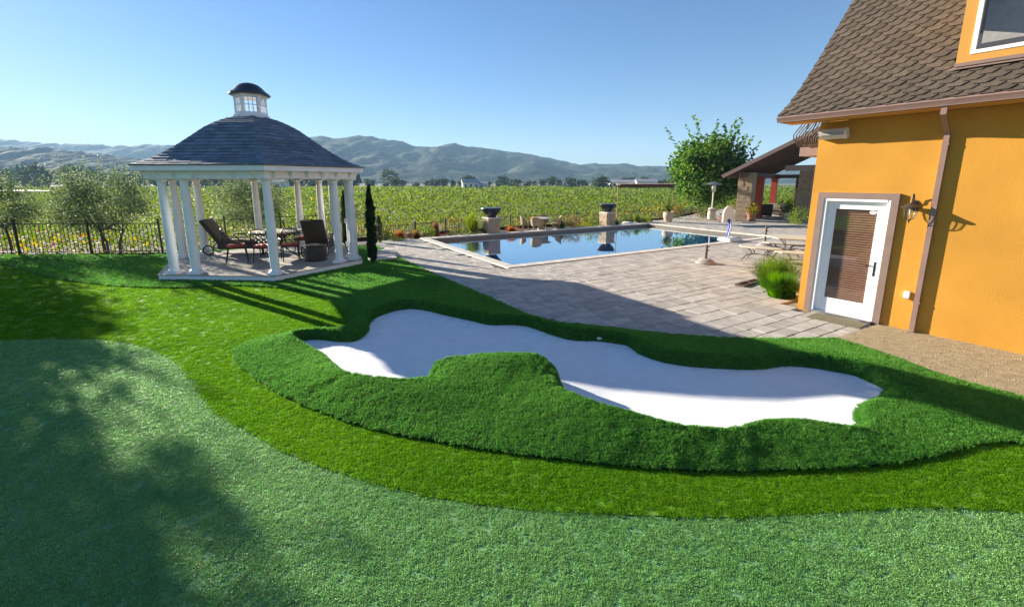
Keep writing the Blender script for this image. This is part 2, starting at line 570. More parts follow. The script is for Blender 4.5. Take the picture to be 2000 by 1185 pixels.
# house frame: wall runs from HA along HD, HN points out of the wall
HA = Vector((5.557, 8.123, 0))
HD = Vector((0.5704, -0.8214, 0))
HN = Vector((-0.8214, -0.5704, 0))
HM = Matrix(((HD.x, -HN.x, 0, HA.x), (HD.y, -HN.y, 0, HA.y), (0, 0, 1, 0), (0, 0, 0, 1)))   # local x along wall, y into the house
HRZ = math.atan2(HD.y, HD.x)
# pool frame
PO = Vector((0.0, 12.35, 0))
PANG = R(30.5)
PAx = Vector((math.cos(PANG), math.sin(PANG), 0))
PBx = Vector((-math.sin(PANG), math.cos(PANG), 0))
PL, PW = 13.3, 7.0

def pool_pt(a, b, z=0.0):
    p = PO + PAx * a + PBx * b
    return (p.x, p.y, z)

# ------------------------------------------------------------------ lawn: one triangulation, cut into turf zones
green_l = smooth_line(GREEN_EDGE, 0.1)
mound_l = smooth_line(MOUND_EDGE, 0.1)
far_l = smooth_line(FAR_EDGE, 0.15)
patio_l = smooth_line(PATIO_EDGE, 0.15)
dirt_l = smooth_line(DIRT_EDGE, 0.15)
bunk3 = smooth_line([(x, y, z) for (x, y), z in zip(BUNKER, CREST)], 0.06, closed=True)
bunk_l = [(p[0], p[1]) for p in bunk3]
bunk_z = np.array([p[2] for p in bunk3])
rough_poly = far_l + mound_l[1:] + dirt_l[::-1] + patio_l[::-1][1:] + LAWN_BACK
green_poly = green_l + [(7.5, -3), (-22, -3), (-22, 5.6), (-12, 5.9)]
fringe_poly = [(-22, -3), (7.5, -3)] + mound_l[::-1] + far_l[::-1][1:] + [(-22, 13.2)]

def sstep(x, a=0.0, b=1.0):
    t = np.clip((x - a) / (b - a), 0, 1)
    return t * t * (3 - 2 * t)

FLOOR_Z = -0.035
def lawn_z(x, y):
    x = np.asarray(x, float)
    y = np.asarray(y, float)
    z = 0.02 * np.sin(x * 0.7 + 0.4) * np.sin(y * 0.55 + 1.0) * sstep(np.hypot(x, y), 4, 9) * sstep(-x, 1.5, 5)
    rough = in_poly(x, y, rough_poly)
    dB, i, t = seg_dist(x, y, bunk_l, True)
    zc = bunk_z[i] * (1 - t) + bunk_z[(i + 1) % len(bunk_z)] * t
    dE, _, _ = seg_dist(x, y, rough_poly, True)
    s = dE / (dE + dB + 1e-6)
    back = sstep(y + 0.62 * x, 5.2, 6.6)
    fall = 1 - sstep(dB, 0.25, 1.3) * back - (1 - back) * sstep(dB, 0.9, 2.6)
    m = zc * sstep(np.minimum(1, s * 1.12)) ** 0.8 * fall
    lip = sstep(dB, 0.0, 0.11)
    m = FLOOR_Z + (m - FLOOR_Z) * lip
    inb = in_poly(x, y, bunk_l)
    z = np.where(rough, z * sstep(dB, 0, 1) + m, z)
    z = np.where(inb, FLOOR_Z - 0.05 * sstep(dB, 0, 0.7), z)
    return z

cv, ce = [], []
def add_line(l, closed=False):
    k = len(cv)
    cv.extend([(p[0], p[1]) for p in l])
    n = len(l)
    ce.extend([(k + i, k + (i + 1) % n) for i in range(n if closed else n - 1)])
add_line(green_l)
add_line(rough_poly, True)
add_line(bunk_l, True)
add_line([(-22, 5.6), (-12, 5.9), (-8.98, 6.26)])
def ring(off):
    P = np.array(bunk_l)
    T = np.roll(P, -1, 0) - np.roll(P, 1, 0)
    T /= np.linalg.norm(T, axis=1)[:, None]
    Nn = np.stack([-T[:, 1], T[:, 0]], 1)
    Q = P + Nn * off
    d, _, _ = seg_dist(Q[:, 0], Q[:, 1], bunk_l, True)
    return Q[d > abs(off) * 0.8]
extra = [ring(o) for o in (0.03, 0.06, 0.09, 0.13, 0.2, -0.1)]
gx, gy = np.meshgrid(np.arange(-4.4, 6.4, 0.1), np.arange(3.0, 8.6, 0.1))
fine = np.stack([gx.ravel(), gy.ravel()], 1) + RNG.uniform(-0.03, 0.03, (gx.size, 2))
gx, gy = np.meshgrid(np.arange(-21.8, 7.4, 0.4), np.arange(-2.8, 16.2, 0.4))
coarse = np.stack([gx.ravel(), gy.ravel()], 1) + RNG.uniform(-0.1, 0.1, (gx.size, 2))
pts = np.concatenate(extra + [fine, coarse])
bd = np.minimum(seg_dist(pts[:, 0], pts[:, 1], bunk_l, True)[0], np.minimum(seg_dist(pts[:, 0], pts[:, 1], rough_poly, True)[0], seg_dist(pts[:, 0], pts[:, 1], green_l)[0]))
pts = pts[bd > 0.025]
cv.extend([tuple(p) for p in pts])
cv.extend([(-22, -3), (7.5, -3), (-22, 13.2)])
res = delaunay_2d_cdt([Vector(p) for p in cv], ce, [], 0, 1e-4)
LV = np.array([(p.x, p.y) for p in res[0]])
LF = np.array(res[2], int)
cen = LV[LF].mean(1)
ar = (LV[LF[:, 1]] - LV[LF[:, 0]])
br_ = (LV[LF[:, 2]] - LV[LF[:, 0]])
flip = (ar[:, 0] * br_[:, 1] - ar[:, 1] * br_[:, 0]) < 0
LF[flip] = LF[flip][:, ::-1]
inB = in_poly(cen[:, 0], cen[:, 1], bunk_l)
inR = in_poly(cen[:, 0], cen[:, 1], rough_poly) & ~inB
inG = in_poly(cen[:, 0], cen[:, 1], green_poly) & ~inR & ~inB
inF = in_poly(cen[:, 0], cen[:, 1], fringe_poly) & ~inR & ~inB & ~inG
LZ = lawn_z(LV[:, 0], LV[:, 1])
# settle the mound: neighbours average out, lips and seams stay where they are
dBv = seg_dist(LV[:, 0], LV[:, 1], bunk_l, True)[0]
dEv = seg_dist(LV[:, 0], LV[:, 1], rough_poly, True)[0]
free = in_poly(LV[:, 0], LV[:, 1], rough_poly) & ~in_poly(LV[:, 0], LV[:, 1], bunk_l) & (dBv > 0.10) & (dEv > 0.03) & (dBv < 3)
E2 = np.concatenate([LF[:, [0, 1]], LF[:, [1, 2]], LF[:, [2, 0]]])
E2 = np.concatenate([E2, E2[:, ::-1]])
deg = np.bincount(E2[:, 0], minlength=len(LV)).astype(float)
for _ in range(14):
    acc = np.bincount(E2[:, 0], weights=LZ[E2[:, 1]], minlength=len(LV)) / np.maximum(deg, 1)
    LZ = np.where(free, LZ * 0.35 + acc * 0.65, LZ)

def zone_mesh(name, mask, dz, m, smooth=True):
    f = LF[mask]
    used, inv = np.unique(f, return_inverse=True)
    v = np.column_stack([LV[used], LZ[used] + dz])
    me = np_mesh(name, v, inv.reshape(f.shape), m)
    if smooth:
        me.polygons.foreach_set('use_smooth', np.ones(len(me.polygons), bool))
    dist = np.hypot(v[:, 0], v[:, 1])
    for an, arr in (('dens', np.clip(4.0 / np.maximum(dist, 0.1), 0.0, 1.0) ** 1.6), ('scl', np.clip(dist / 4.0, 1.0, 3.0) ** 0.5)):
        a = me.attributes.new(an, 'FLOAT', 'POINT')
        a.data.foreach_set('value', arr.astype(np.float32))
    return me

def tuft(name, n, rad, hgt, wid, lean, m, curl=0.3, seg=2):
    vs, fs, cols = [], [], []
    for _ in range(n):
        a = random.uniform(0, 6.283)
        r = rad * math.sqrt(random.random())
        x, y = r * math.cos(a), r * math.sin(a)
        b = random.uniform(0, 6.283)
        lx, ly = math.cos(b), math.sin(b)
        h = hgt * random.uniform(0.7, 1.15)
        ln = lean * random.uniform(0.2, 1.0)
        g0 = random.uniform(0, 6.283)
        wx, wy = math.cos(g0) * wid / 2, math.sin(g0) * wid / 2
        k = len(vs)
        sh = random.uniform(0.75, 1.25)
        vs += [(x - wx, y - wy, -0.004), (x + wx, y + wy, -0.004)]
        mx_, my_ = x + lx * ln * h * 0.35, y + ly * ln * h * 0.35
        vs += [(mx_ - wx * .85, my_ - wy * .85, h * 0.6), (mx_ + wx * .85, my_ + wy * .85, h * 0.6)]
        tx, ty = x + lx * ln * h, y + ly * ln * h
        vs += [(tx, ty, h * (1 - curl * ln * 0.5))]
        fs += [(k, k + 1, k + 3, k + 2), (k + 2, k + 3, k + 4)]
        cols += [sh, sh]
    me = bpy.data.meshes.new(name)
    me.from_pydata(vs, [], fs)
    me.materials.append(MATS[m])
    ca = me.color_attributes.new('Col', 'FLOAT_COLOR', 'CORNER')
    li = 0
    for p, c in zip(me.polygons, cols):
        for _ in range(p.loop_total):
            ca.data[li].color = (c, c, c * 0.9, 1)
            li += 1
    return bpy.data.objects.new(name, me)

def grow(o, tufts, density, seed, smin=0.8, smax=1.2):
    """geometry nodes: scatter tufts over the turf sheet"""
    ng = bpy.data.node_groups.new(o.name + '_turf', 'GeometryNodeTree')
    ng.interface.new_socket('Geometry', in_out='INPUT', socket_type='NodeSocketGeometry')
    ng.interface.new_socket('Geometry', in_out='OUTPUT', socket_type='NodeSocketGeometry')
    nd = ng.nodes
    gi = nd.new('NodeGroupInput')
    go = nd.new('NodeGroupOutput')
    ds = nd.new('GeometryNodeDistributePointsOnFaces')
    ds.inputs['Seed'].default_value = seed
    da = nd.new('GeometryNodeInputNamedAttribute')
    da.data_type = 'FLOAT'
    da.inputs['Name'].default_value = 'dens'
    mu = nd.new('ShaderNodeMath')
    mu.operation = 'MULTIPLY'
    mu.inputs[1].default_value = density
    ng.links.new(da.outputs[0], mu.inputs[0])
    ng.links.new(mu.outputs[0], ds.inputs['Density'])
    ng.links.new(gi.outputs[0], ds.inputs[0])
    jn = nd.new('GeometryNodeJoinGeometry')
    g2i = nd.new('GeometryNodeGeometryToInstance')
    for t in tufts:
        oi = nd.new('GeometryNodeObjectInfo')
        oi.inputs['Object'].default_value = t
        oi.inputs['As Instance'].default_value = True
        ng.links.new(oi.outputs['Geometry'], jn.inputs[0])
    ip = nd.new('GeometryNodeInstanceOnPoints')
    ip.inputs['Pick Instance'].default_value = True
    ng.links.new(ds.outputs['Points'], ip.inputs['Points'])
    ng.links.new(jn.outputs[0], ip.inputs['Instance'])
    ng.links.new(ds.outputs['Rotation'], ip.inputs['Rotation'])
    rv = nd.new('FunctionNodeRandomValue')
    rv.data_type = 'FLOAT'
    rv.inputs[2].default_value = smin
    rv.inputs[3].default_value = smax
    sa = nd.new('GeometryNodeInputNamedAttribute')
    sa.data_type = 'FLOAT'
    sa.inputs['Name'].default_value = 'scl'
    mu2 = nd.new('ShaderNodeMath')
    mu2.operation = 'MULTIPLY'
    ng.links.new(rv.outputs[1], mu2.inputs[0])
    ng.links.new(sa.outputs[0], mu2.inputs[1])
    ng.links.new(mu2.outputs[0], ip.inputs['Scale'])
    ri = nd.new('GeometryNodeRotateInstances')
    rr = nd.new('FunctionNodeRandomValue')
    rr.data_type = 'FLOAT_VECTOR'
    rr.inputs[0].default_value = (-0.12, -0.12, 0)
    rr.inputs[1].default_value = (0.12, 0.12, 6.283)
    ng.links.new(ip.outputs[0], ri.inputs['Instances'])
    ng.links.new(rr.outputs[0], ri.inputs['Rotation'])
    j2 = nd.new('GeometryNodeJoinGeometry')
    ng.links.new(ri.outputs[0], j2.inputs[0])
    ng.links.new(gi.outputs[0], j2.inputs[0])
    ng.links.new(j2.outputs[0], go.inputs[0])
    md = o.modifiers.new('turf', 'NODES')
    md.node_group = ng

blade_mat('rough_blade', ((0.080, 0.280, 0.030), (0.150, 0.380, 0.055)), 0.5, 0.5, 0.35)
blade_mat('fringe_blade', ((0.100, 0.270, 0.004), (0.170, 0.360, 0.008)), 0.58, 0.6, 0.12)
blade_mat('green_blade', ((0.200, 0.440, 0.125), (0.290, 0.520, 0.180)), 0.45, 0.42, 0.6)

soil = link('lawn_soil', zone_mesh('lawn_soil', inR | inG | inF | inB, -0.05, 'soil'))
tag(soil, kind='structure')
bunker = link('sand_bunker', zone_mesh('sand_bunker', inB, 0.0, 'bunker_white'))
tag(bunker, 'white artificial sand bunker with a wavy outline between grassy lips', 'bunker', kind='structure')

T_R = [tuft('tuft', 26, 0.031, 0.019, 0.0044, 1.0, 'rough_blade') for _ in range(3)]
T_F = [tuft('tuft', 28, 0.034, 0.012, 0.0042, 1.0, 'fringe_blade') for _ in range(3)]
T_G = [tuft('tuft', 26, 0.032, 0.011, 0.0044, 1.6, 'green_blade') for _ in range(3)]
rough = link('rough_turf', zone_mesh('rough_turf', inR, 0.012, 'turf_backing'))
tag(rough, 'long dark green turf mounded round the white bunker and the gazebo', 'turf', kind='stuff')
grow(rough, T_R, 1900, 1)
fringe = link('fringe_turf', zone_mesh('fringe_turf', inF, -0.012, 'fringe_backing'))
tag(fringe, 'yellow green collar of turf between putting green and mound', 'turf', kind='stuff')
grow(fringe, T_F, 1500, 2)
green = link('putting_green', zone_mesh('putting_green', inG, -0.020, 'green_backing'))
tag(green, 'pale blue green short putting turf in the foreground', 'turf', kind='stuff')
grow(green, T_G, 1600, 3)

# ------------------------------------------------------------------ wide ground, vineyard floor, beds, dirt
rr_ = [0, 8, 16, 24, 32, 45, 60, 90, 130, 190, 280, 420, 640, 900, 1300, 1900, 2300, 2700]
na = 96
gv = [(0, 0, -1.0)]
gf = []
for k, r in enumerate(rr_[1:]):
    for i in range(na):
        a = 2 * math.pi * i / na
        gv.append((r * math.cos(a), r * math.sin(a), -1.0))
for i in range(na):
    gf.append((0, 1 + i, 1 + (i + 1) % na))
for k in range(len(rr_) - 2):
    for i in range(na):
        j = (i + 1) % na
        b = 1 + k * na
        gf.append((b + i, b + na + i, b + na + j, b + j))
mb = MB()
mb.v, mb.f = gv, gf
tag(mb.build('ground', 'field_soil'), kind='structure')

def sheet(name, poly, z, m, kind='structure'):
    mb = MB()
    n = len(poly)
    a = sum(poly[i][0] * poly[(i + 1) % n][1] - poly[(i + 1) % n][0] * poly[i][1] for i in range(n))
    if a < 0:
        poly = poly[::-1]
    mb.v = [(p[0], p[1], z) for p in poly]
    mb.f = [tuple(range(n))]
    o = mb.build(name, m)
    bm = bmesh.new()
    bm.from_mesh(o.data)
    bmesh.ops.triangulate(bm, faces=bm.faces[:])
    bm.to_mesh(o.data)
    bm.free()
    if kind:
        o['kind'] = kind
    return o

dirt_poly = dirt_l + [(9.5, 2.3), (10.6, 1.1), (6.36, 6.97), (6.27, 7.08)]
dirt = sheet('dirt_strip', dirt_poly, 0.012, 'dirt')
# loose stones lying on the dirt
pv, pf = [], []
ico = [(0, 0, 1), (0.9, 0, 0.3), (0.25, 0.85, 0.3), (-0.75, 0.5, 0.3), (-0.7, -0.55, 0.3), (0.3, -0.85, 0.3), (0, 0, -0.4)]
icf = [(0, 1, 2), (0, 2, 3), (0, 3, 4), (0, 4, 5), (0, 5, 1), (6, 2, 1), (6, 3, 2), (6, 4, 3), (6, 5, 4), (6, 1, 5)]
xs = RNG.uniform(5.0, 10.5, 9000)
ys = RNG.uniform(1.2, 7.1, 9000)
ok = in_poly(xs, ys, dirt_poly)
mb = MB()
for x, y in zip(xs[ok], ys[ok]):
    s = random.choice([0.004, 0.005, 0.006, 0.007, 0.008, 0.012])
    mb.add(ico, icf, Matrix.Translation((x, y, 0.012)) @ Matrix.Rotation(random.uniform(0, 6), 4, 'Z') @ Matrix.Diagonal((s * random.uniform(.7, 1.5), s, s * .7, 1)))
tag(mb.build('gravel', 'pebble'), 'small tan pebbles scattered on the bare dirt by the yellow wall', 'gravel', kind='stuff')

# ------------------------------------------------------------------ patio with its pavers
patio_poly = [tuple(p) for p in patio_l] + [(6.27, 7.10), (5.57, 8.13), (10.5, 11.55), (18.0, 16.8), (26, 24), (25, 38), (19, 39), (10.6, 28.7)] + [pool_pt(PL + 0.9, PW + 0.9)[:2], pool_pt(PL + 0.5, PW + 0.36)[:2], pool_pt(PL + .36, -.36)[:2], pool_pt(-.36, -.36)[:2], pool_pt(-.36, PW + .36)[:2], (-4.45, 18.9), (-5.6, 17.0)]
patio = sheet('patio', [(p[0], p[1]) for p in patio_poly], -0.03, 'joint_sand')
Lu = (0.25, 0.35, 0.45, 0.6)
pav_mesh = {}
for L in Lu:
    for W in (0.25, 0.35):
        for q in range(2):
            mb = MB()
            mb.box((0, 0, -0.02), (L - 0.009, W - 0.009, 0.044), ch=0.006)
            for i in range(12, 16):
                v = mb.v[i]
                mb.v[i] = (v[0], v[1], v[2] + random.uniform(-0.004, 0.003))
            pav_mesh[(L, W, q)] = mb.mesh('paver', 'paver')
plc = []
b = -14.0
rnd = random.Random(3)
while b < 24:
    W = rnd.choice((0.25, 0.25, 0.35))
    a = -12 + rnd.uniform(0, 0.6)
    while a < 30:
        L = rnd.choice(Lu)
        p = PO + PAx * (a + L / 2) + PBx * (b + W / 2)
        plc.append((p.x, p.y, L, W))
        a += L
    b += W
plc = np.array(plc)
big = np.array([(p[0], p[1]) for p in patio_poly])
ins = in_poly(plc[:, 0], plc[:, 1], patio_poly)
near_edge = (seg_dist(plc[:, 0], plc[:, 1], patio_l)[0] < 0.3) & (plc[:, 1] < 15.5)
rel = plc[:, :2] - np.array((PO.x, PO.y))
pa = rel @ np.array((PAx.x, PAx.y))
pb = rel @ np.array((PBx.x, PBx.y))
hx = (plc[:, 0] - HA.x) * HD.x + (plc[:, 1] - HA.y) * HD.y
hy = -((plc[:, 0] - HA.x) * HN.x + (plc[:, 1] - HA.y) * HN.y)
inhouse = (hx > -0.25) & (hy > -0.18)
hw = (plc[:, 2] / 2, plc[:, 3] / 2)
inpool = (pa + hw[0] > -0.33) & (pa - hw[0] < PL + 0.33) & (pb + hw[1] > -0.33) & (pb - hw[1] < PW + 0.33)
keep = (ins | near_edge) & ~inhouse
inz, _, _ = seg_dist(plc[:, 0], plc[:, 1], bunk_l, True)
keep &= inz > 0.45
CUT = 0.30
new = []
for (x, y, L, W), a_, b2, ip, kp in zip(plc, pa, pb, inpool, keep):
    if not kp:
        continue
    if ip:                                           # cut the paver back to the coping
        a0, a1, b0, b1 = a_ - L / 2, a_ + L / 2, b2 - W / 2, b2 + W / 2
        if a0 > -CUT and a1 < PL + CUT and b0 > -CUT and b1 < PW + CUT:
            continue
        if a0 < -CUT and b1 > 0 and b0 < PW:
            a1 = -CUT
        elif a1 > PL + CUT and b1 > 0 and b0 < PW:
            a0 = PL + CUT
        elif b2 < PW / 2:
            b1 = min(b1, -CUT)
        else:
            b0 = max(b0, PW + CUT)
        L, W = a1 - a0, b1 - b0
        if L < 0.016 or W < 0.016:
            continue
        q = PO + PAx * ((a0 + a1) / 2) + PBx * ((b0 + b1) / 2)
        x, y = q.x, q.y
    new.append((x, y, L, W))
plc = np.array(new)
order = np.argsort(np.hypot(plc[:, 0], plc[:, 1]))
rest = MB()
for n_, k in enumerate(order):
    x, y, L, W = plc[k]
    z = rnd.uniform(-0.003, 0.003)
    if n_ < 300 and (L, W, 0) in pav_mesh:
        link('paver', pav_mesh[(L, W, rnd.randint(0, 1))], patio, (x, y, z), PANG)
    else:
        rest.box((x, y, -0.02 + z), (L - 0.009, W - 0.009, 0.044), PANG, ch=min(0.006, L * 0.2, W * 0.2))
o = rest.build('paver_field', 'paver_joined', patio)
o['kind'] = 'stuff'

# ------------------------------------------------------------------ pool
mb = MB()
wz = -0.13
c0 = [pool_pt(0, 0), pool_pt(PL, 0), pool_pt(PL, PW), pool_pt(0, PW)]
vs = [(p[0], p[1], 0.0) for p in c0] + [(p[0], p[1], -0.95) for p in c0]
mb.add(vs, [(0, 1, 5, 4), (1, 2, 6, 5), (2, 3, 7, 6), (3, 0, 4, 7), (4, 5, 6, 7)])
pool = tag(mb.build('swimming_pool', 'pool_plaster'), kind='structure')
tb = MB()
for (p, q) in (((0, 0), (PL, 0)), ((PL, 0), (PL, PW)), ((PL, PW), (0, PW)), ((0, PW), (0, 0))):
    ca_, cb_ = (p[0] + q[0]) / 2, (p[1] + q[1]) / 2
    ln = abs(q[0] - p[0]) + abs(q[1] - p[1])
    along = abs(q[0] - p[0]) > 0
    inw = 0.012
    ca_ += -inw if p[0] == q[0] == PL else (inw if p[0] == q[0] == 0 else 0)
    cb_ += -inw if p[1] == q[1] == PW else (inw if p[1] == q[1] == 0 else 0)
    tb.box(pool_pt(ca_, cb_, -0.13), (ln - 0.05, 0.02, 0.24) if along else (0.02, ln - 0.05, 0.24), PANG)
tb.build('tile_band', 'pool_tile', pool)
wm = MB()
wp = [pool_pt(0.025, 0.025, wz), pool_pt(PL - 0.025, 0.025, wz), pool_pt(PL - 0.025, PW - 0.025, wz), pool_pt(0.025, PW - 0.025, wz)]
wm.add(wp, [(0, 1, 2, 3)])
wm.build('pool_water', 'water', pool)
cw = 0.34
def coping_run(a0, b0, da, db, length, n):
    st = length / n
    for i in range(n):
        t = (i + 0.5) * st
        q = MB()
        d = (st - 0.006, cw, 0.055) if da else (cw, st - 0.006, 0.055)
        q.box((0, 0, 0), d, ch=0.012)
        link('coping_stone', q.mesh('coping_stone', 'coping'), pool, pool_pt(a0 + da * t, b0 + db * t, 0.0), PANG)
ov = 0.03
coping_run(-cw + ov, -cw / 2 + ov, 1, 0, PL + 2 * cw - 2 * ov, 23)
coping_run(-cw + ov, PW + cw / 2 - ov, 1, 0, PL + 2 * cw - 2 * ov, 23)
coping_run(-cw / 2 + ov, ov, 0, 1, PW - 2 * ov, 11)
coping_run(PL + cw / 2 - ov, ov, 0, 1, PW - 2 * ov, 11)

# ------------------------------------------------------------------ planting bed and the bank down to the vines
FENCE = [(-21.0, 14.0), (-11.9, 14.55), (-9.2, 17.2), (-5.9, 19.2), pool_pt(4.0, PW + 4.1)[:2], pool_pt(13.5, PW + 3.8)[:2], (11.2, 30.9), (17.5, 38.8)]
fx = smooth_line(FENCE, 20)
bed = [(-5.2, 16.4), (-5.6, 17.0), (-4.45, 18.9)] + [pool_pt(-.33, PW + .33)[:2], pool_pt(PL + .5, PW + .33)[:2], pool_pt(PL + .9, PW + .9)[:2], (10.6, 28.7), (11.6, 30.2), (11.0, 30.0), pool_pt(13.5, PW + 3.0)[:2], pool_pt(4.0, PW + 3.3)[:2], (-6.2, 19.6), (-9.5, 17.6), (-11.9, 15.0), (-21.4, 14.5), (-21.4, 13.0), (-18.5, 13.75)] + LAWN_BACK[::-1]
sheet('planting_bed', bed, -0.20, 'soil')
bank = MB()
outer = [(-30, 13.0), (-22, 14.4), (-12.0, 15.1), (-9.6, 17.7), (-6.2, 19.7), pool_pt(4.0, PW + 3.4)[:2], pool_pt(13.5, PW + 3.1)[:2], (10.9, 30.1), (17.0, 38.5), (30, 44)]
for i in range(len(outer) - 1):
    p, q = outer[i], outer[i + 1]
    d = Vector((q[0] - p[0], q[1] - p[1], 0)).normalized()
    nrm = Vector((-d.y, d.x, 0))
    bank.add([(p[0], p[1], -0.06), (q[0], q[1], -0.06), (q[0] + nrm.x, q[1] + nrm.y, -1.02), (p[0] + nrm.x, p[1] + nrm.y, -1.02)], [(0, 1, 2, 3)])
tag(bank.build('bank', 'soil'), kind='structure')

# ------------------------------------------------------------------ gazebo
GC = Vector((-7.32, 12.75, 0))
HEX = [(-8.72, 10.43), (-5.76, 10.27), (-4.43, 12.6), (-5.92, 15.07), (-8.88, 15.23), (-10.21, 12.9)]
HEXL = [(p[0] - GC.x, p[1] - GC.y) for p in HEX]
DZ = 0.15
gaz = empty('gazebo', (GC.x, GC.y, 0), 0, 'white six sided gazebo with a blue grey slate dome roof and a small cupola', 'gazebo')

def hex_at(k, off=0.0):
    """hexagon scaled by k about the centre, pushed out by off metres at the corners"""
    out = []
    for x, y in HEXL:
        l = math.hypot(x, y)
        out.append((x * k + x / l * off, y * k + y / l * off))
    return out

def ring_mb(mb, ko, oo, ki, oi, z0, z1):
    P, Q = hex_at(ko, oo), hex_at(ki, oi)
    for i in range(6):
        j = (i + 1) % 6
        vs = [(*P[i], z0), (*P[j], z0), (*Q[j], z0), (*Q[i], z0), (*P[i], z1), (*P[j], z1), (*Q[j], z1), (*Q[i], z1)]
        mb.add(vs, [(3, 2, 1, 0), (4, 5, 6, 7), (0, 1, 5, 4), (2, 3, 7, 6)])
    return mb

ring_mb(MB(), 1, 0, 0.985, 0, -0.06, DZ - 0.02).build('deck_fascia', 'white_paint', gaz)
ring_mb(MB(), 1, 0.025, 0.96, 0, DZ - 0.019, DZ + 0.004).build('deck_nosing', 'deck_wood', gaz)
# floor boards, each cut to the hexagon
def clip_strip(poly, y0, y1):
    def cut(pl, f):
        o = []
        for i in range(len(pl)):
            p, q = pl[i], pl[(i + 1) % len(pl)]
            a, b_ = f(p), f(q)
            if a >= 0:
                o.append(p)
            if a * b_ < 0:
                t = a / (a - b_)
                o.append((p[0] + (q[0] - p[0]) * t, p[1] + (q[1] - p[1]) * t))
        return o
    pl = cut(poly, lambda p: p[1] - y0)
    return cut(pl, lambda p: y1 - p[1]) if len(pl) > 2 else []
inner = hex_at(0.958)
y = min(p[1] for p in inner)
ymax = max(p[1] for p in inner)
while y < ymax:
    pl = clip_strip(inner, y, y + 0.134)
    if len(pl) > 2:
        MB().prism(pl, DZ - 0.025, DZ).build('deck_board', 'deck_wood', gaz)
    y += 0.14

CT = 2.47
cm = MB().lathe([(0.100, 0.10), (0.108, 0.5), (0.110, 0.9), (0.104, 1.5), (0.094, 2.1), (0.088, CT - DZ - 0.11)], 20).mesh('column', 'white_paint', 40)
cb = MB()
cb.box((0, 0, 0.03), (0.29, 0.29, 0.06))
cb.lathe([(0.138, 0.06), (0.145, 0.075), (0.135, 0.095), (0.115, 0.105), (0.1, 0.125)], 20)
cbm = cb.mesh('column_base', 'white_paint', 40)
ct = MB()
ct.lathe([(0.088, -0.13), (0.105, -0.12), (0.094, -0.10), (0.094, -0.07), (0.125, -0.04), (0.13, -0.03)], 20)
ct.box((0, 0, -0.015), (0.27, 0.27, 0.03))
ctm = ct.mesh('column_capital', 'white_paint', 40)
for x, yy in [(-8.45, 10.62), (-7.88, 10.58), (-5.86, 10.50), (-4.92, 12.15), (-4.66, 12.62), (-4.90, 13.08), (-6.08, 14.80), (-6.52, 14.86), (-7.28, 14.90), (-8.75, 14.95), (-9.72, 13.55), (-9.92, 12.88)]:
    c = link('column', cm, gaz, (x - GC.x, yy - GC.y, DZ))
    link('base', cbm, c)
    link('capital', ctm, c, (0, 0, CT - DZ))
# entablature: frieze with brackets, then the eave board
ring_mb(MB(), 1, -0.02, 0.90, 0, CT + 0.001, CT + 0.185).build('frieze', 'white_paint', gaz)
EZ = 2.655
ring_mb(MB(), 1, 0.15, 0.88, 0, EZ - 0.01, EZ + 0.02).build('soffit', 'white_paint', gaz)
ring_mb(MB(), 1, 0.20, 1, 0.16, EZ + 0.0, EZ + 0.125).build('eave_board', 'white_paint', gaz)
P = hex_at(1, -0.02)
for i in range(6):
    p, q = Vector((*P[i], 0)), Vector((*P[(i + 1) % 6], 0))
    d = (q - p)
    L = d.length
    d.normalize()
    nrm = Vector((d.y, -d.x, 0))
    nb = 6
    for k in range(nb):
        c = p + d * (L * (k + 0.5) / nb) + nrm * 0.045
        bmb = MB()
        bmb.add([(-0.03, -0.045, -0.085), (0.03, -0.045, -0.085), (0.03, 0.07, 0.085), (-0.03, 0.07, 0.085), (-0.03, -0.045, 0.085), (0.03, -0.045, 0.085)], [(0, 1, 2, 3), (0, 4, 5, 1), (2, 5, 4, 3), (0, 3, 4), (1, 5, 2)])
        link('bracket', bmb.mesh('bracket', 'white_paint'), gaz, (c.x, c.y, CT + 0.095), math.atan2(nrm.y, nrm.x) - math.pi / 2)

# roof: ogee profile, six facets laid with slates course by course
PROF = [(1.0, 0.0), (0.9, 0.065), (0.8, 0.165), (0.68, 0.32), (0.54, 0.535), (0.425, 0.715), (0.34, 0.815), (0.25, 0.905), (0.13, 0.98), (0.05, 1.0)]
RZ0, RH = EZ + 0.13, 1.40
def prof_at(t):
    """t = 0..1 along the profile's length"""
    pl = [(r * 3.0, z * RH) for r, z in PROF]
    ls = [0]
    for a, b_ in zip(pl, pl[1:]):
        ls.append(ls[-1] + math.dist(a, b_))
    s = t * ls[-1]
    for k in range(len(ls) - 1):
        if s <= ls[k + 1] + 1e-9:
            u = (s - ls[k]) / (ls[k + 1] - ls[k])
            return PROF[k][0] + (PROF[k + 1][0] - PROF[k][0]) * u, (PROF[k][1] + (PROF[k + 1][1] - PROF[k][1]) * u) * RH
    return PROF[-1][0], RH
roof = MB()
VE = hex_at(1, 0.24)
ns = 24
for k in range(ns + 1):
    r, z = prof_at(k / ns)
    roof.v += [(x * r, yy * r, RZ0 + z - 0.012) for x, yy in VE]
for k in range(ns):
    for i in range(6):
        j = (i + 1) % 6
        roof.f.append((k * 6 + i, k * 6 + j, k * 6 + 6 + j, k * 6 + 6 + i))
roof.f.append(tuple(range(6))[::-1])
roof_o = roof.build('roof', 'underlay_and_edge_shade', gaz)
NC = 19
joined = MB()
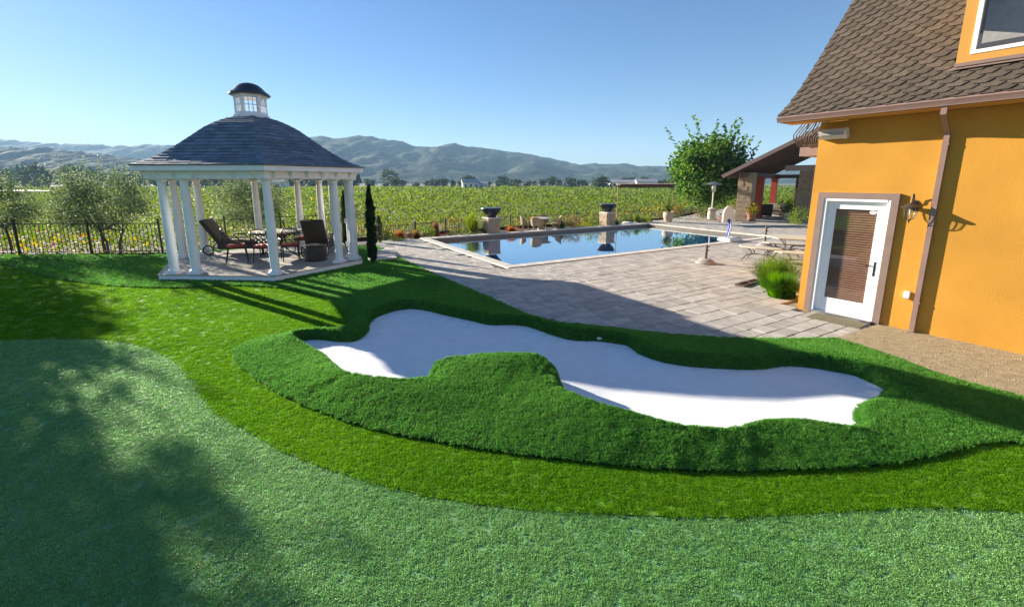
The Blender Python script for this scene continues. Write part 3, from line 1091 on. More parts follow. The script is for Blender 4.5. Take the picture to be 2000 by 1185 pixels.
def slate(mb, i, r0, z0, r1, z1, u0, u1, th):
    p, q = Vector(VE[i]), Vector(VE[(i + 1) % 6])
    a, b_ = p.lerp(q, u0), p.lerp(q, u1)
    pts = [Vector((a.x * r0, a.y * r0, RZ0 + z0)), Vector((b_.x * r0, b_.y * r0, RZ0 + z0)), Vector((b_.x * r1, b_.y * r1, RZ0 + z1)), Vector((a.x * r1, a.y * r1, RZ0 + z1))]
    nn = (pts[1] - pts[0]).cross(pts[3] - pts[0]).normalized()
    top = [pts[0] + nn * th, pts[1] + nn * th, pts[2] + nn * 0.002, pts[3] + nn * 0.002]
    bot = [x - nn * 0.008 for x in pts]
    mb.add(bot + top, [(4, 5, 6, 7), (0, 1, 5, 4), (1, 2, 6, 5), (3, 0, 4, 7)])
cnt = 0
for i in range(6):
    side = math.dist(VE[i], VE[(i + 1) % 6])
    for k in range(NC):
        r0, z0 = prof_at(k / NC * 0.97)
        r1, z1 = prof_at(min(1, (k + 1.12) / NC * 0.97))
        wdt = side * r0
        n = max(2, int(round(wdt / 0.30)))
        off = (k % 2) * 0.5 / n
        cuts = [0.0] + [min(1, max(0, (j + 0.5 * (k % 2)) / n + random.uniform(-.12, .12) / n)) for j in range(1, n)] + [1.0]
        for a, b_ in zip(cuts, cuts[1:]):
            if b_ - a < 0.01:
                continue
            gap = 0.0025 / max(0.1, wdt)
            th = 0.017 + random.uniform(0, 0.008)
            if i in (0, 1) :
                mb = MB()
                slate(mb, i, r0, z0, r1, z1, a + gap, b_ - gap, th)
                mb.build('slate', 'gazebo_slate', roof_o)
                cnt += 1
            else:
                slate(joined, i, r0, z0, r1, z1, a + gap, b_ - gap, th)
jo = joined.build('slate_field', 'gazebo_slate_joined', roof_o)
jo['kind'] = 'stuff'
# hip caps
for i in range(6):
    hc = MB()
    for k in range(NC):
        r0, z0 = prof_at(k / NC * 0.98)
        r1, z1 = prof_at(min(1, (k + 1.1) / NC * 0.98))
        x, yy = VE[i]
        a, b_ = Vector(VE[i - 1]), Vector(VE[(i + 1) % 6])
        c = Vector((x, yy))
        w = 0.115
        da, db = (a - c).normalized() * w, (b_ - c).normalized() * w
        lo = Vector((x * r0, yy * r0, RZ0 + z0 + 0.022))
        hi = Vector((x * r1, yy * r1, RZ0 + z1 + 0.012))
        dn = Vector((0, 0, -0.003))
        kk = min(1.0, r0 * 4)
        A3 = lambda v, s: Vector((v.x, v.y, 0)) * s
        hc.add([lo, lo + A3(da, kk) + dn, hi + A3(da, kk) + dn, hi, hi + A3(db, kk) + dn, lo + A3(db, kk) + dn], [(0, 3, 2, 1), (0, 5, 4, 3)])
    hc.build('hip_cap', 'gazebo_slate_joined', roof_o)
# cupola
CZ = RZ0 + RH - 0.06
cup = MB()
def hexring(r, ph=R(30)):
    return [(r * math.cos(ph + k * math.pi / 3), r * math.sin(ph + k * math.pi / 3)) for k in range(6)]
cup.prism(hexring(0.44), CZ - 0.08, CZ + 0.10)
cup.prism(hexring(0.41), CZ + 0.10, CZ + 0.15)
cup.prism(hexring(0.43), CZ + 0.57, CZ + 0.63)
cup_o = cup.build('cupola', 'white_paint', gaz)
for k in range(6):
    a = R(30) + k * math.pi / 3
    MB().box((0, 0, 0.155), (0.07, 0.07, 0.43)).build('corner_post', 'white_paint', cup_o, loc=(0.365 * math.cos(a), 0.365 * math.sin(a), CZ + 0.205)).rotation_euler = (0, 0, a)
    am = a + math.pi / 6
    rm = 0.365 * math.cos(math.pi / 6)
    sash = MB()
    for xx in (-0.155, -0.052, 0.052, 0.155):
        sash.box((xx, 0, 0.21), (0.022, 0.03, 0.42))
    for zz in (0.012, 0.205, 0.405):
        sash.box((0, 0.002, zz), (0.32, 0.026, 0.022))
    so = sash.build('window', 'white_paint', cup_o, loc=(rm * math.cos(am), rm * math.sin(am), CZ + 0.15))
    so.rotation_euler = (0, 0, am + math.pi / 2)
cr = MB()
cr.lathe([(0.52, 0.0), (0.52, 0.035), (0.47, 0.075), (0.40, 0.13), (0.335, 0.20), (0.26, 0.265), (0.16, 0.31), (0.05, 0.33), (0.01, 0.345)], 12, (0, 0, CZ + 0.63), ph=R(30))
cr.build('cupola_roof', 'copper_dark', gaz, 25)
# small electrical boxes on a rear column
MB().box((0, 0, 0), (0.10, 0.05, 0.16), ch=0.008).build('outlet_box', 'white_plastic', gaz, loc=(-4.98 - GC.x, 13.0 - GC.y, 0.55))
MB().box((0, 0, 0), (0.09, 0.05, 0.14), ch=0.008).build('outlet_box', 'white_plastic', gaz, loc=(-4.98 - GC.x, 13.0 - GC.y, 1.25))

# ------------------------------------------------------------------ furniture in the gazebo
def dining_chair(loc, rz, label):
    t = empty('dining_chair', loc, rz, label, 'chair', 'iron chairs round the gazebo table')
    MB().box((0, 0, 0.42), (0.46, 0.46, 0.03), ch=0.008).build('seat', 'black_iron', t)
    q = MB().box((0, 0, 0.47), (0.45, 0.45, 0.07), ch=0.022)
    q.build('cushion', 'red_cushion', t, 50)
    for sx in (-1, 1):
        MB().tube([(sx * 0.21, 0.21, 0.42), (sx * 0.225, 0.235, 0.2), (sx * 0.235, 0.26, 0)], [0.018, 0.015, 0.014]).build('leg', 'black_iron', t, 60)
        MB().tube([(sx * 0.20, -0.20, 0.42), (sx * 0.21, -0.24, 0.2), (sx * 0.22, -0.28, 0)], [0.018, 0.015, 0.014]).build('leg', 'black_iron', t, 60)
        MB().tube([(sx * 0.24, -0.24, 0.64), (sx * 0.27, 0.0, 0.66), (sx * 0.26, 0.2, 0.65), (sx * 0.235, 0.24, 0.60), (sx * 0.22, 0.21, 0.42)], 0.014).build('arm', 'black_iron', t, 60)
    b_ = MB()
    b_.tube([(-0.22, -0.21, 0.42), (-0.235, -0.27, 0.75), (-0.18, -0.31, 0.93), (0, -0.32, 0.96), (0.18, -0.31, 0.93), (0.235, -0.27, 0.75), (0.22, -0.21, 0.42)], 0.017)
    back = b_.build('backrest', 'black_iron', t, 60)
    for row in range(3):
        for cx in range(3):
            zc, xc = 0.56 + row * 0.13, (cx - 1) * 0.135
            yc = -0.235 - row * 0.028
            q = MB().tube([(xc + 0.06 * math.cos(u * math.pi / 5), yc - 0.012 * math.sin(u * math.pi / 5), zc + 0.06 * math.sin(u * math.pi / 5)) for u in range(10)], 0.009, 5, closed=True)
            q.build('scroll', 'black_iron', back, 60)
    return t

tx, ty = -7.42, 13.55
tb_ = empty('round_dining_table', (tx, ty, DZ), 0, 'round stone topped dining table on a black iron pedestal inside the gazebo', 'table')
MB().lathe([(0.70, 0.70), (0.74, 0.71), (0.75, 0.725), (0.74, 0.745), (0.70, 0.75)], 40).build('table_top', 'tabletop_stone', tb_, 40)
MB().lathe([(0.68, 0.66), (0.69, 0.70), (0.66, 0.702)], 32).build('apron', 'black_iron', tb_, 40)
for k in range(4):
    a = k * math.pi / 2 + 0.5
    MB().tube([(0.5 * math.cos(a), 0.5 * math.sin(a), 0), (0.36 * math.cos(a), 0.36 * math.sin(a), 0.06), (0.12 * math.cos(a), 0.12 * math.sin(a), 0.3), (0.12 * math.cos(a), 0.12 * math.sin(a), 0.45), (0.4 * math.cos(a), 0.4 * math.sin(a), 0.67)], 0.02).build('leg', 'black_iron', tb_, 60)
dining_chair((-7.85, 12.2, DZ), R(-60), 'black iron chair turned sideways with its red cushion in full view')
dining_chair((-7.05, 12.2, DZ), R(8), 'black iron chair tucked behind the front middle gazebo column')
dining_chair((-6.48, 12.5, DZ), R(32), 'black iron chair with back to camera beside the dark wicker drum')
dining_chair((-6.75, 13.95, DZ), R(105), 'black iron chair on the right side of the round table by the lounger')
dining_chair((-7.9, 14.5, DZ), R(205), 'black iron chair on the far side of the round table')

def lounger(loc, rz, label, back_deg):
    t = empty('chaise_lounge', loc, rz, label, 'lounger', 'wicker chaises in the gazebo')
    # local x runs from the head (0) to the foot (+)
    q = MB()
    q.box((1.05, 0, 0.27), (1.35, 0.66, 0.20), ch=0.02)
    q.build('bed', 'wicker', t, 50)
    MB().box((1.08, 0, 0.40), (1.25, 0.60, 0.07), ch=0.025).build('cushion', 'tan_cushion', t, 50)
    M = Matrix.Translation((0.42, 0, 0.36)) @ Matrix.Rotation(R(180 + back_deg), 4, 'Y') 
    bk = MB()
    bk.box((0.42, 0, 0.0), (0.84, 0.66, 0.10), M=M, ch=0.02)
    b_ = bk.build('backrest', 'wicker', t, 50)
    MB().box((0.43, 0, -0.075), (0.80, 0.60, 0.06), M=M, ch=0.02).build('back_cushion', 'tan_cushion', t, 50)
    MB().tube([(0.12, -0.36, 0.16), (0.12, 0.36, 0.16)], 0.014).build('axle', 'black_iron', t, 60)
    MB().tube([(0.12, -0.26, 0.16), (0.45, -0.26, 0.22), (0.45, 0.26, 0.22), (0.12, 0.26, 0.16)], 0.016).build('axle_frame', 'steel', t, 60)
    for sy in (-1, 1):
        w = MB().tube([(0.12 + 0.14 * math.cos(u * math.pi / 10), sy * 0.35, 0.16 + 0.14 * math.sin(u * math.pi / 10)) for u in range(20)], 0.022, 8, closed=True).build('wheel', 'rubber', t, 60)
        sp = MB()
        for u in range(5):
            a = u * 2 * math.pi / 5
            sp.tube([(0.12, sy * 0.35, 0.16), (0.12 + 0.13 * math.cos(a), sy * 0.35, 0.16 + 0.13 * math.sin(a))], 0.014, 6)
        sp.build('spokes', 'steel', w, 60)
        MB().tube([(0.5, sy * 0.34, 0.40), (0.62, sy * 0.37, 0.58), (0.95, sy * 0.37, 0.58), (1.05, sy * 0.34, 0.40)], 0.02).build('armrest', 'wicker', t, 60)
        MB().box((1.64, sy * 0.29, 0.09), (0.06, 0.06, 0.18)).build('leg', 'wicker', t)
    return t
lounger((-9.62, 13.6, DZ), R(12), 'brown wicker chaise with raised back and two wheels on the gazebo left side', 58)
lounger((-6.0, 12.95, DZ), R(100), 'brown wicker chaise seen from behind at the gazebo right side', 62)

ot = empty('wicker_drum_table', (-5.72, 12.45, DZ), 0, 'black round wicker drum stool on the gazebo deck', 'stool')
MB().lathe([(0.26, 0), (0.285, 0.02), (0.30, 0.2), (0.30, 0.40), (0.285, 0.42)], 32).build('body', 'wicker', ot, 40)
MB().lathe([(0.30, 0.42), (0.31, 0.435), (0.30, 0.455), (0.27, 0.46)], 32).build('lid', 'black_iron', ot, 40)
MB().lathe([(0.305, 0.0), (0.312, 0.012), (0.305, 0.025)], 32).build('rim', 'black_iron', ot, 40)

# ------------------------------------------------------------------ yellow house (local x along the wall, y into the house)
house = bpy.data.objects.new('yellow_house', None)
house.matrix_world = HM
COL.objects.link(house)
tag(house, 'yellow stucco house with steep brown shingle roof and a white glazed door', 'house')
WT, HL, HDP = 0.30, 9.0, 7.0
OX0, OX1, OZ1 = 0.225, 1.175, 2.11      # door opening
WTOP = 3.44
w = MB()
w.box(((0 + OX0) / 2, WT / 2, WTOP / 2 - 0.2), (OX0, WT, WTOP + 0.4))
w.box(((OX1 + HL) / 2, WT / 2, WTOP / 2 - 0.2), (HL - OX1, WT, WTOP + 0.4))
w.box(((OX0 + OX1) / 2, WT / 2, (OZ1 + WTOP) / 2), (OX1 - OX0, WT, WTOP - OZ1))
w.box(((OX0 + OX1) / 2, WT / 2, -0.19), (OX1 - OX0, WT, 0.40))
w.build('wall', 'stucco', house)
ew = MB()
ew.prism([(0, WT), (WT, WT), (WT, HDP), (0, HDP)], -0.4, WTOP)
ew.prism([(WT, HDP - WT), (HL, HDP - WT), (HL, HDP), (WT, HDP)], -0.4, WTOP)
# gable above the end wall
ew.add([(0.02, 0.3, WTOP), (0.02, HDP, WTOP), (0.02, HDP / 2, WTOP + 3.1), (WT, 0.3, WTOP), (WT, HDP, WTOP), (WT, HDP / 2, WTOP + 3.1)], [(0, 2, 1), (3, 4, 5), (0, 3, 5, 2), (1, 2, 5, 4)])
ew.build('end_wall', 'stucco', house)
fl = MB()
fl.box((OX0 + 2.0, 2.2, -0.02), (4.0, 3.6, 0.02))
fl.box((OX0 + 2.0, 4.0, 1.3), (4.0, 0.05, 2.7))
fl.box((0.34, 2.2, 1.3), (0.05, 3.6, 2.7))
fl.box((OX0 + 2.0, 2.2, 2.65), (4.0, 3.6, 0.03))
fl.box((4.2, 2.2, 1.3), (0.05, 3.6, 2.7))
fl.build('room', 'interior', house)
# door
TRW = 0.10
tr_ = MB()
tr_.box((OX0 - TRW / 2, -0.022, (OZ1 + TRW) / 2), (TRW, 0.05, OZ1 + TRW))
tr_.box((OX1 + TRW / 2, -0.022, (OZ1 + TRW) / 2), (TRW, 0.05, OZ1 + TRW))
tr_.box(((OX0 + OX1) / 2, -0.022, OZ1 + TRW / 2), (OX1 - OX0, 0.05, TRW))
tr_.build('door_surround', 'brown_trim', house)
door = MB()
JW = 0.045
door.box((OX0 + JW / 2, 0.055, OZ1 / 2), (JW, 0.18, OZ1 - 0.002))
door.box((OX1 - JW / 2, 0.055, OZ1 / 2), (JW, 0.18, OZ1 - 0.002))
door.box(((OX0 + OX1) / 2, 0.05, OZ1 - JW / 2 - 0.001), (OX1 - OX0 - 2 * JW, 0.18, JW))
dr = door.build('door_frame', 'white_paint', house)
DY = 0.06
x0, x1 = OX0 + JW + 0.004, OX1 - JW - 0.004
st, tr2, brl = 0.115, 0.12, 0.24
lf = MB()
z0, z1 = 0.045, OZ1 - JW - 0.006
lf.box((x0 + st / 2, DY, (z0 + z1) / 2), (st, 0.045, z1 - z0))
lf.box((x1 - st / 2, DY, (z0 + z1) / 2), (st, 0.045, z1 - z0))
lf.box(((x0 + x1) / 2, DY, z1 - tr2 / 2), (x1 - x0 - 2 * st, 0.045, tr2))
lf.box(((x0 + x1) / 2, DY, z0 + brl / 2), (x1 - x0 - 2 * st, 0.045, brl))
leaf = lf.build('door', 'white_paint', house)
gx0, gx1, gz0, gz1 = x0 + st, x1 - st, z0 + brl, z1 - tr2
bead = MB()
for xx in (gx0 + 0.006, gx1 - 0.006):
    bead.box((xx, DY - 0.012, (gz0 + gz1) / 2), (0.012, 0.03, gz1 - gz0))
for zz in (gz0 + 0.006, gz1 - 0.006):
    bead.box(((gx0 + gx1) / 2, DY - 0.011, zz), (gx1 - gx0 - 0.024, 0.03, 0.012))
bead.build('glazing_bead', 'white_paint', leaf)
MB().box(((gx0 + gx1) / 2, DY, (gz0 + gz1) / 2), (gx1 - gx0, 0.006, gz1 - gz0)).build('pane', 'glass', leaf)
hn = MB()
hn.box((x1 - st / 2 + 0.01, DY - 0.028, 0.93), (0.034, 0.012, 0.25), ch=0.004)
hn.tube([(x1 - st / 2 + 0.01, DY - 0.03, 0.98), (x1 - st / 2 + 0.01, DY - 0.075, 0.98), (x1 - st / 2 - 0.11, DY - 0.08, 0.985)], 0.009)
hn.lathe([(0.014, 0), (0.016, 0.01), (0.01, 0.014)], 12, M=Matrix.Translation((x1 - st / 2 + 0.01, DY - 0.034, 0.87)) @ Matrix.Rotation(R(90), 4, 'X'))
hn.build('handle', 'black_iron', leaf, 50)
MB().box(((OX0 + OX1) / 2, 0.03, 0.02), (OX1 - OX0, 0.24, 0.045), ch=0.006).build('threshold', 'steel', house)
stk = MB()
stk.prism([(0.05 * math.cos(a * math.pi / 8), 0.035 * math.sin(a * math.pi / 8)) for a in range(16)], 0, 0.002, M=Matrix.Translation((gx1 - 0.075, DY - 0.006, gz1 - 0.05)) @ Matrix.Rotation(R(90), 4, 'X'))
stk.build('sticker', 'white_plastic', leaf)
MB().box((gx1 - 0.075, DY - 0.0093, gz1 - 0.049), (0.07, 0.001, 0.012)).build('sticker_band', 'rust_red', leaf)
bl = 0
zz = gz0 + 0.01
while zz < gz1:
    q = MB().box((0, 0, 0), (gx1 - gx0 - 0.01, 0.045, 0.003), M=Matrix.Translation(((gx0 + gx1) / 2, DY + 0.034, zz)) @ Matrix.Rotation(R(52), 4, 'X'))
    q.build('blind_slat', 'blind_wood', leaf)
    zz += 0.042
# outlet cover
MB().box((1.562, -0.03, 0.595), (0.075, 0.06, 0.12), ch=0.012).build('outlet_cover', 'white_plastic', house)

# eaves, gutter and downspout
EO, EZH = 0.50, 3.554
GX0 = -0.52
so = MB()
so.box(((GX0 + HL) / 2 + 0.02, -EO / 2 + 0.03, 3.455), (HL - GX0 - 0.05, EO - 0.06, 0.02))
so.build('soffit', 'stucco_light', house)
gu = MB()
prof = [(-EO - 0.02, 3.555), (-EO - 0.03, 3.53), (-EO - 0.012, 3.50), (-EO + 0.005, 3.465), (-EO + 0.005, 3.455), (-EO + 0.11, 3.455), (-EO + 0.11, 3.545), (-EO + 0.10, 3.545), (-EO + 0.10, 3.47), (-EO + 0.02, 3.47), (-EO - 0.012, 3.55)]
n = len(prof)
vs = [(GX0, p[0], p[1]) for p in prof] + [(HL, p[0], p[1]) for p in prof]
gu.add(vs, [(i, (i + 1) % n, n + (i + 1) % n, n + i) for i in range(n)] )
gu.add([(GX0 - 0.003, p[0], p[1]) for p in prof[:7]], [tuple(range(7))[::-1]])
gu.build('gutter', 'gutter_brown', house)
dsx = 1.70
ds = MB()
def sq_tube(mb, pts, wx, wy):
    rings = []
    for k, p in enumerate(pts):
        rings.append([(p[0] - wx / 2, p[1] - wy / 2, p[2]), (p[0] + wx / 2, p[1] - wy / 2, p[2]), (p[0] + wx / 2, p[1] + wy / 2, p[2]), (p[0] - wx / 2, p[1] + wy / 2, p[2])])
    vs = [v for r in rings for v in r]
    fs = [(0, 1, 2, 3), tuple(range(len(vs) - 4, len(vs)))[::-1]]
    for k in range(len(pts) - 1):
        for i in range(4):
            j = (i + 1) % 4
            fs.append((k * 4 + j, k * 4 + i, k * 4 + 4 + i, k * 4 + 4 + j))
    mb.add(vs, fs)
sq_tube(ds, [(dsx, -EO + 0.06, 3.45), (dsx, -EO + 0.06, 3.34), (dsx, -0.036, 3.10), (dsx, -0.036, 0.05), (dsx, -0.08, 0.02)], 0.066, 0.06)
dso = ds.build('downspout', 'gutter_brown', house)
for zz in (0.5, 1.9, 2.95):
    MB().box((dsx, -0.034, zz), (0.085, 0.066, 0.03)).build('strap', 'gutter_brown', dso)

# roof: a bell-cast slope at the foot, then 45 degrees
RPROF = [(-EO, 3.565), (-EO + 0.35, 3.80), (-EO + 0.75, 4.12), (-EO + 1.45, 4.80), (-EO + 2.70, 6.11), (-EO + 3.9, 7.35)]
ls = [0]
for a, b_ in zip(RPROF, RPROF[1:]):
    ls.append(ls[-1] + math.dist(a, b_))
def roof_pt(s):
    for k in range(len(ls) - 1):
        if s <= ls[k + 1] or k == len(ls) - 2:
            u = (s - ls[k]) / (ls[k + 1] - ls[k])
            a, b_ = RPROF[k], RPROF[k + 1]
            dy, dz = (b_[0] - a[0]), (b_[1] - a[1])
            l = math.hypot(dy, dz)
            return a[0] + dy * u, a[1] + dz * u, (-dz / l, dy / l)
rf = MB()
RX0 = -0.50
vs = []
for p in RPROF:
    vs += [(RX0, p[0], p[1] - 0.015), (HL, p[0], p[1] - 0.015), (RX0, p[0] + 0.03, p[1] - 0.09), (HL, p[0] + 0.03, p[1] - 0.09)]
fs = []
for k in range(len(RPROF) - 1):
    b_ = k * 4
    fs += [(b_, b_ + 1, b_ + 5, b_ + 4), (b_ + 3, b_ + 2, b_ + 6, b_ + 7), (b_ + 2, b_, b_ + 4, b_ + 6)]
fs.append((0, 2, 3, 1))
rf.add(vs, fs)
ridge = RPROF[-1]
rf.add([(RX0, ridge[0], ridge[1] - 0.03), (HL, ridge[0], ridge[1] - 0.03), (HL, HDP + 0.4, 3.5), (RX0, HDP + 0.4, 3.5)], [(0, 1, 2, 3)])
roof_h = rf.build('roof', 'underlay_and_edge_shade', house)
rk = MB()
for a, b_ in zip(RPROF, RPROF[1:]):
    rk.add([(RX0 - 0.02, a[0] + 0.02, a[1] - 0.10), (RX0 - 0.02, b_[0] + 0.02, b_[1] - 0.10), (RX0 - 0.02, b_[0], b_[1] - 0.005), (RX0 - 0.02, a[0], a[1] - 0.005), (RX0 + 0.01, a[0] + 0.02, a[1] - 0.10), (RX0 + 0.01, b_[0] + 0.02, b_[1] - 0.10), (RX0 + 0.01, b_[0], b_[1] - 0.005), (RX0 + 0.01, a[0], a[1] - 0.005)], [(0, 1, 2, 3), (4, 7, 6, 5), (0, 4, 5, 1), (3, 2, 6, 7)])
rk.build('rake_board', 'gutter_brown', roof_h)
# dormer footprint on the roof
DX0, DX1, DYF = 1.62, 3.6, 0.10          # left, right, face plane
DZ0 = 4.06
PW_, RH_ = 0.25, 0.132
def hex_shape(cx, s):
    fw, sl = 0.062, 0.063
    return [(cx - fw, s), (cx + fw, s), (cx + fw + sl, s + RH_), (cx + fw, s + 2 * RH_ + 0.03), (cx - fw, s + 2 * RH_ + 0.03), (cx - fw - sl, s + RH_)]
row = -1
tiles = []
smax = ls[-1]
while row * RH_ < smax - 0.2:
    s = row * RH_
    off = 0.0 if row % 2 == 0 else PW_ / 2
    k = -3
    while RX0 - 0.06 + k * PW_ + off < HL:
        tiles.append((RX0 - 0.02 + k * PW_ + off, s))
        k += 1
    row += 1
shj = MB()
vis = 0
for cx, s in tiles:
    pl = hex_shape(cx, s)
    pl = [(min(max(x, RX0 - 0.02), HL), min(max(ss, -0.03), smax)) for x, ss in pl]
    if max(p[0] for p in pl) - min(p[0] for p in pl) < 0.05 or max(p[1] for p in pl) - min(p[1] for p in pl) < 0.05:
        continue
    cy, cz, _ = roof_pt(max(0, s + RH_))
    if cx > DX0 - 0.02 and cx < DX1 and cz > DZ0 + 0.10:
        continue
    top, bot = [], []
    th0 = random.uniform(0.024, 0.029)
    for x, ss in pl:
        yy, zz, nr = roof_pt(max(0, ss))
        if ss < 0:
            zz += ss * 0.6
            yy += ss * 0.7
        f = min(1, max(0, (ss - s) / (2 * RH_)))
        t = th0 * (1 - f) + 0.001
        top.append((x, yy + nr[0] * t, zz + nr[1] * t))
        bot.append((x, yy - nr[0] * 0.012, zz - nr[1] * 0.012))
    vs = bot + top
    fs = [(6, 7, 8, 9, 10, 11), (0, 1, 7, 6), (1, 2, 8, 7), (5, 0, 6, 11), (2, 3, 9, 8), (4, 5, 11, 10)]
    if cx < 2.55 and s < 4.0 and vis < 300 and not (cx > DX0 and cz > DZ0):
        so_ = MB().add(vs, fs).build('shingle', 'house_shingle', roof_h)
        so_.data.materials.append(MATS['underlay_and_edge_shade'])          # cut edges painted near-black to draw the shadow line under each tab
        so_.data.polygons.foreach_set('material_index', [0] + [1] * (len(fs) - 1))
        vis += 1
    else:
        shj.add(vs, fs)
o = shj.build('shingle_field', 'house_shingle_joined', roof_h)
o.data.materials.append(MATS['underlay_and_edge_shade'])
o.data.polygons.foreach_set('material_index', [0 if i % 6 == 0 else 1 for i in range(len(o.data.polygons))])  # side faces dark here too, painting in the shadow lines
o['kind'] = 'stuff'
# dormer with its window
dm = MB()
DT = 6.4
WX0, WX1, WZ0, WZ1 = DX0 + 0.135, DX1 - 0.135, DZ0 + 0.15, 5.9
dm.box(((DX0 + WX0) / 2, DYF + 0.06, (DZ0 + DT) / 2), (WX0 - DX0, 0.12, DT - DZ0))
dm.box(((DX1 + WX1) / 2, DYF + 0.06, (DZ0 + DT) / 2), (DX1 - WX1, 0.12, DT - DZ0))
dm.box(((WX0 + WX1) / 2, DYF + 0.06, (DZ0 + WZ0) / 2), (WX1 - WX0, 0.12, WZ0 - DZ0))
dm.box(((WX0 + WX1) / 2, DYF + 0.06, (DT + WZ1) / 2), (WX1 - WX0, 0.12, DT - WZ1))
dm.box((DX0 + 0.06, DYF + 1.2, (DZ0 + DT) / 2 + 0.3), (0.12, 2.15, DT - DZ0 - 0.6))
dm.box((DX1 - 0.06, DYF + 1.2, (DZ0 + DT) / 2 + 0.3), (0.12, 2.15, DT - DZ0 - 0.6))
dorm = dm.build('dormer', 'stucco_light', house)
MB().box(((DX0 + DX1) / 2, DYF + 1.1, DT + 0.03), (DX1 - DX0 + 0.4, 2.8, 0.06)).build('dormer_roof', 'house_shingle_joined', dorm)
MB().box(((DX0 + DX1) / 2, DYF - 0.012, DZ0 + 0.02), (DX1 - DX0 + 0.01, 0.05, 0.05)).build('sill_trim', 'brown_trim', dorm)
fla = MB()
ya, za, nr = roof_pt(0.70)
yb, zb, _ = roof_pt(0.80)
fla.add([(DX0 - 0.10, ya - 0.03, za + 0.012 + 0.03), (DX1, ya - 0.03, za + 0.042), (DX1, DYF - 0.001, DZ0 + 0.0), (DX0 - 0.02, DYF - 0.001, DZ0 + 0.0)], [(0, 1, 2, 3)])
fla.build('flashing', 'brown_trim', dorm)
wi = MB()
fw = 0.05
wi.box((WX0 + fw / 2, DYF + 0.03, (WZ0 + WZ1) / 2), (fw, 0.08, WZ1 - WZ0))
wi.box((WX1 - fw / 2, DYF + 0.03, (WZ0 + WZ1) / 2), (fw, 0.08, WZ1 - WZ0))
wi.box(((WX0 + WX1) / 2, DYF + 0.03, WZ0 + fw / 2), (WX1 - WX0 - 2 * fw, 0.08, fw))
wi.box(((WX0 + WX1) / 2, DYF + 0.03, WZ1 - fw / 2), (WX1 - WX0 - 2 * fw, 0.08, fw))
win = wi.build('window', 'white_paint', dorm)
MB().box(((WX0 + WX1) / 2, DYF + 0.05, (WZ0 + WZ1) / 2), (WX1 - WX0 - 2 * fw, 0.006, WZ1 - WZ0 - 2 * fw)).build('pane', 'glass', win)
MB().box(((WX0 + WX1) / 2, DYF + 0.5, (WZ0 + WZ1) / 2), (WX1 - WX0 - 0.02, 0.02, WZ1 - WZ0 + 0.3)).build('curtain', 'grey_concrete', win)

# balcony with bellied iron bars on the end wall
bal = MB()
BY0, BY1, BX = 0.55, 3.2, -0.52
bal.box((BX / 2, (BY0 + BY1) / 2, 2.98), (-BX, BY1 - BY0, 0.17))
bo = bal.build('balcony', 'brown_trim', house)
def belly(u):
    return 0.19 * math.exp(-((u - 0.22) / 0.2) ** 2)
def rail_bar(fx_, fy_, ox, oy):
    pts = []
    for k in range(13):
        u = k / 12
        e = belly(u)
        pts.append((fx_ + ox * e, fy_ + oy * e, 3.07 + u * 0.98))
    MB().tube(pts, 0.011, 6).build('bar', 'brown_iron', bo, 60)
yy = BY0 + 0.03
while yy < BY1:
    rail_bar(BX + 0.03, yy, -1, 0)
    yy += 0.115
xx = BX + 0.12
while xx < -0.02:
    rail_bar(xx, BY0 + 0.03, 0, -1)
    xx += 0.115
for zz in (3.10, 3.62, 4.05):
    MB().tube([(-0.02, BY0 + 0.03, zz), (BX + 0.03, BY0 + 0.03, zz), (BX + 0.03, BY1, zz)], 0.013, 6).build('rail', 'brown_iron', bo, 60)

# wall lantern
lt = empty('wall_lantern', HM @ Vector((1.455, 0, 2.0)), HRZ, 'bronze lantern with glass panes on the wall right of the glazed door', 'lantern')
# local: x along the wall, -y out of the wall
bk = MB()
bk.lathe([(0.055, 0), (0.06, 0.012), (0.045, 0.024), (0.02, 0.03)], 16, M=Matrix.Translation((0, -0.001, 0.03)) @ Matrix.Rotation(R(90), 4, 'X') @ Matrix.Diagonal((1, 1.5, 1, 1)))
bk.build('back_plate', 'lamp_bronze', lt, 40)
pts = [(0, -0.02, 0.05), (0, -0.06, 0.12)] + [(0, -0.115 - 0.055 * math.cos(u), 0.155 + 0.06 * math.sin(u)) for u in np.linspace(-0.3 + math.pi, 0.0, 8)[::1]] + [(0, -0.17, 0.10)]
MB().tube([(0, -0.02, 0.05), (0, -0.05, 0.09), (0, -0.055, 0.15), (0, -0.08, 0.195), (0, -0.115, 0.21), (0, -0.135, 0.19), (0, -0.14, 0.14), (0, -0.14, 0.08)], 0.010).build('arm', 'lamp_bronze', lt, 60)
LC = (0, -0.14, 0)
MB().lathe([(0.125, 0.0), (0.128, 0.008), (0.09, 0.03), (0.05, 0.06), (0.025, 0.075), (0.012, 0.09)], 24, LC).build('cap', 'lamp_bronze', lt, 40)
MB().lathe([(0.082, -0.002), (0.08, -0.06), (0.068, -0.13), (0.045, -0.17), (0.02, -0.182)], 16, LC, cap=False).build('glass', 'glass_clear', lt, 40)
for k in range(6):
    a = k * math.pi / 3
    MB().tube([(LC[0] + r * math.cos(a), LC[1] + r * math.sin(a), z) for r, z in [(0.087, 0), (0.085, -0.06), (0.073, -0.13), (0.048, -0.175), (0.015, -0.19)]], 0.005, 5).build('rib', 'lamp_bronze', lt, 60)
MB().lathe([(0.02, -0.185), (0.022, -0.2), (0.012, -0.21), (0.008, -0.23), (0.001, -0.245)], 10, LC).build('finial', 'lamp_bronze', lt, 40)
MB().lathe([(0.014, -0.02), (0.014, -0.10), (0.004, -0.12)], 10, LC).build('bulb', 'enamel_cream', lt, 40)

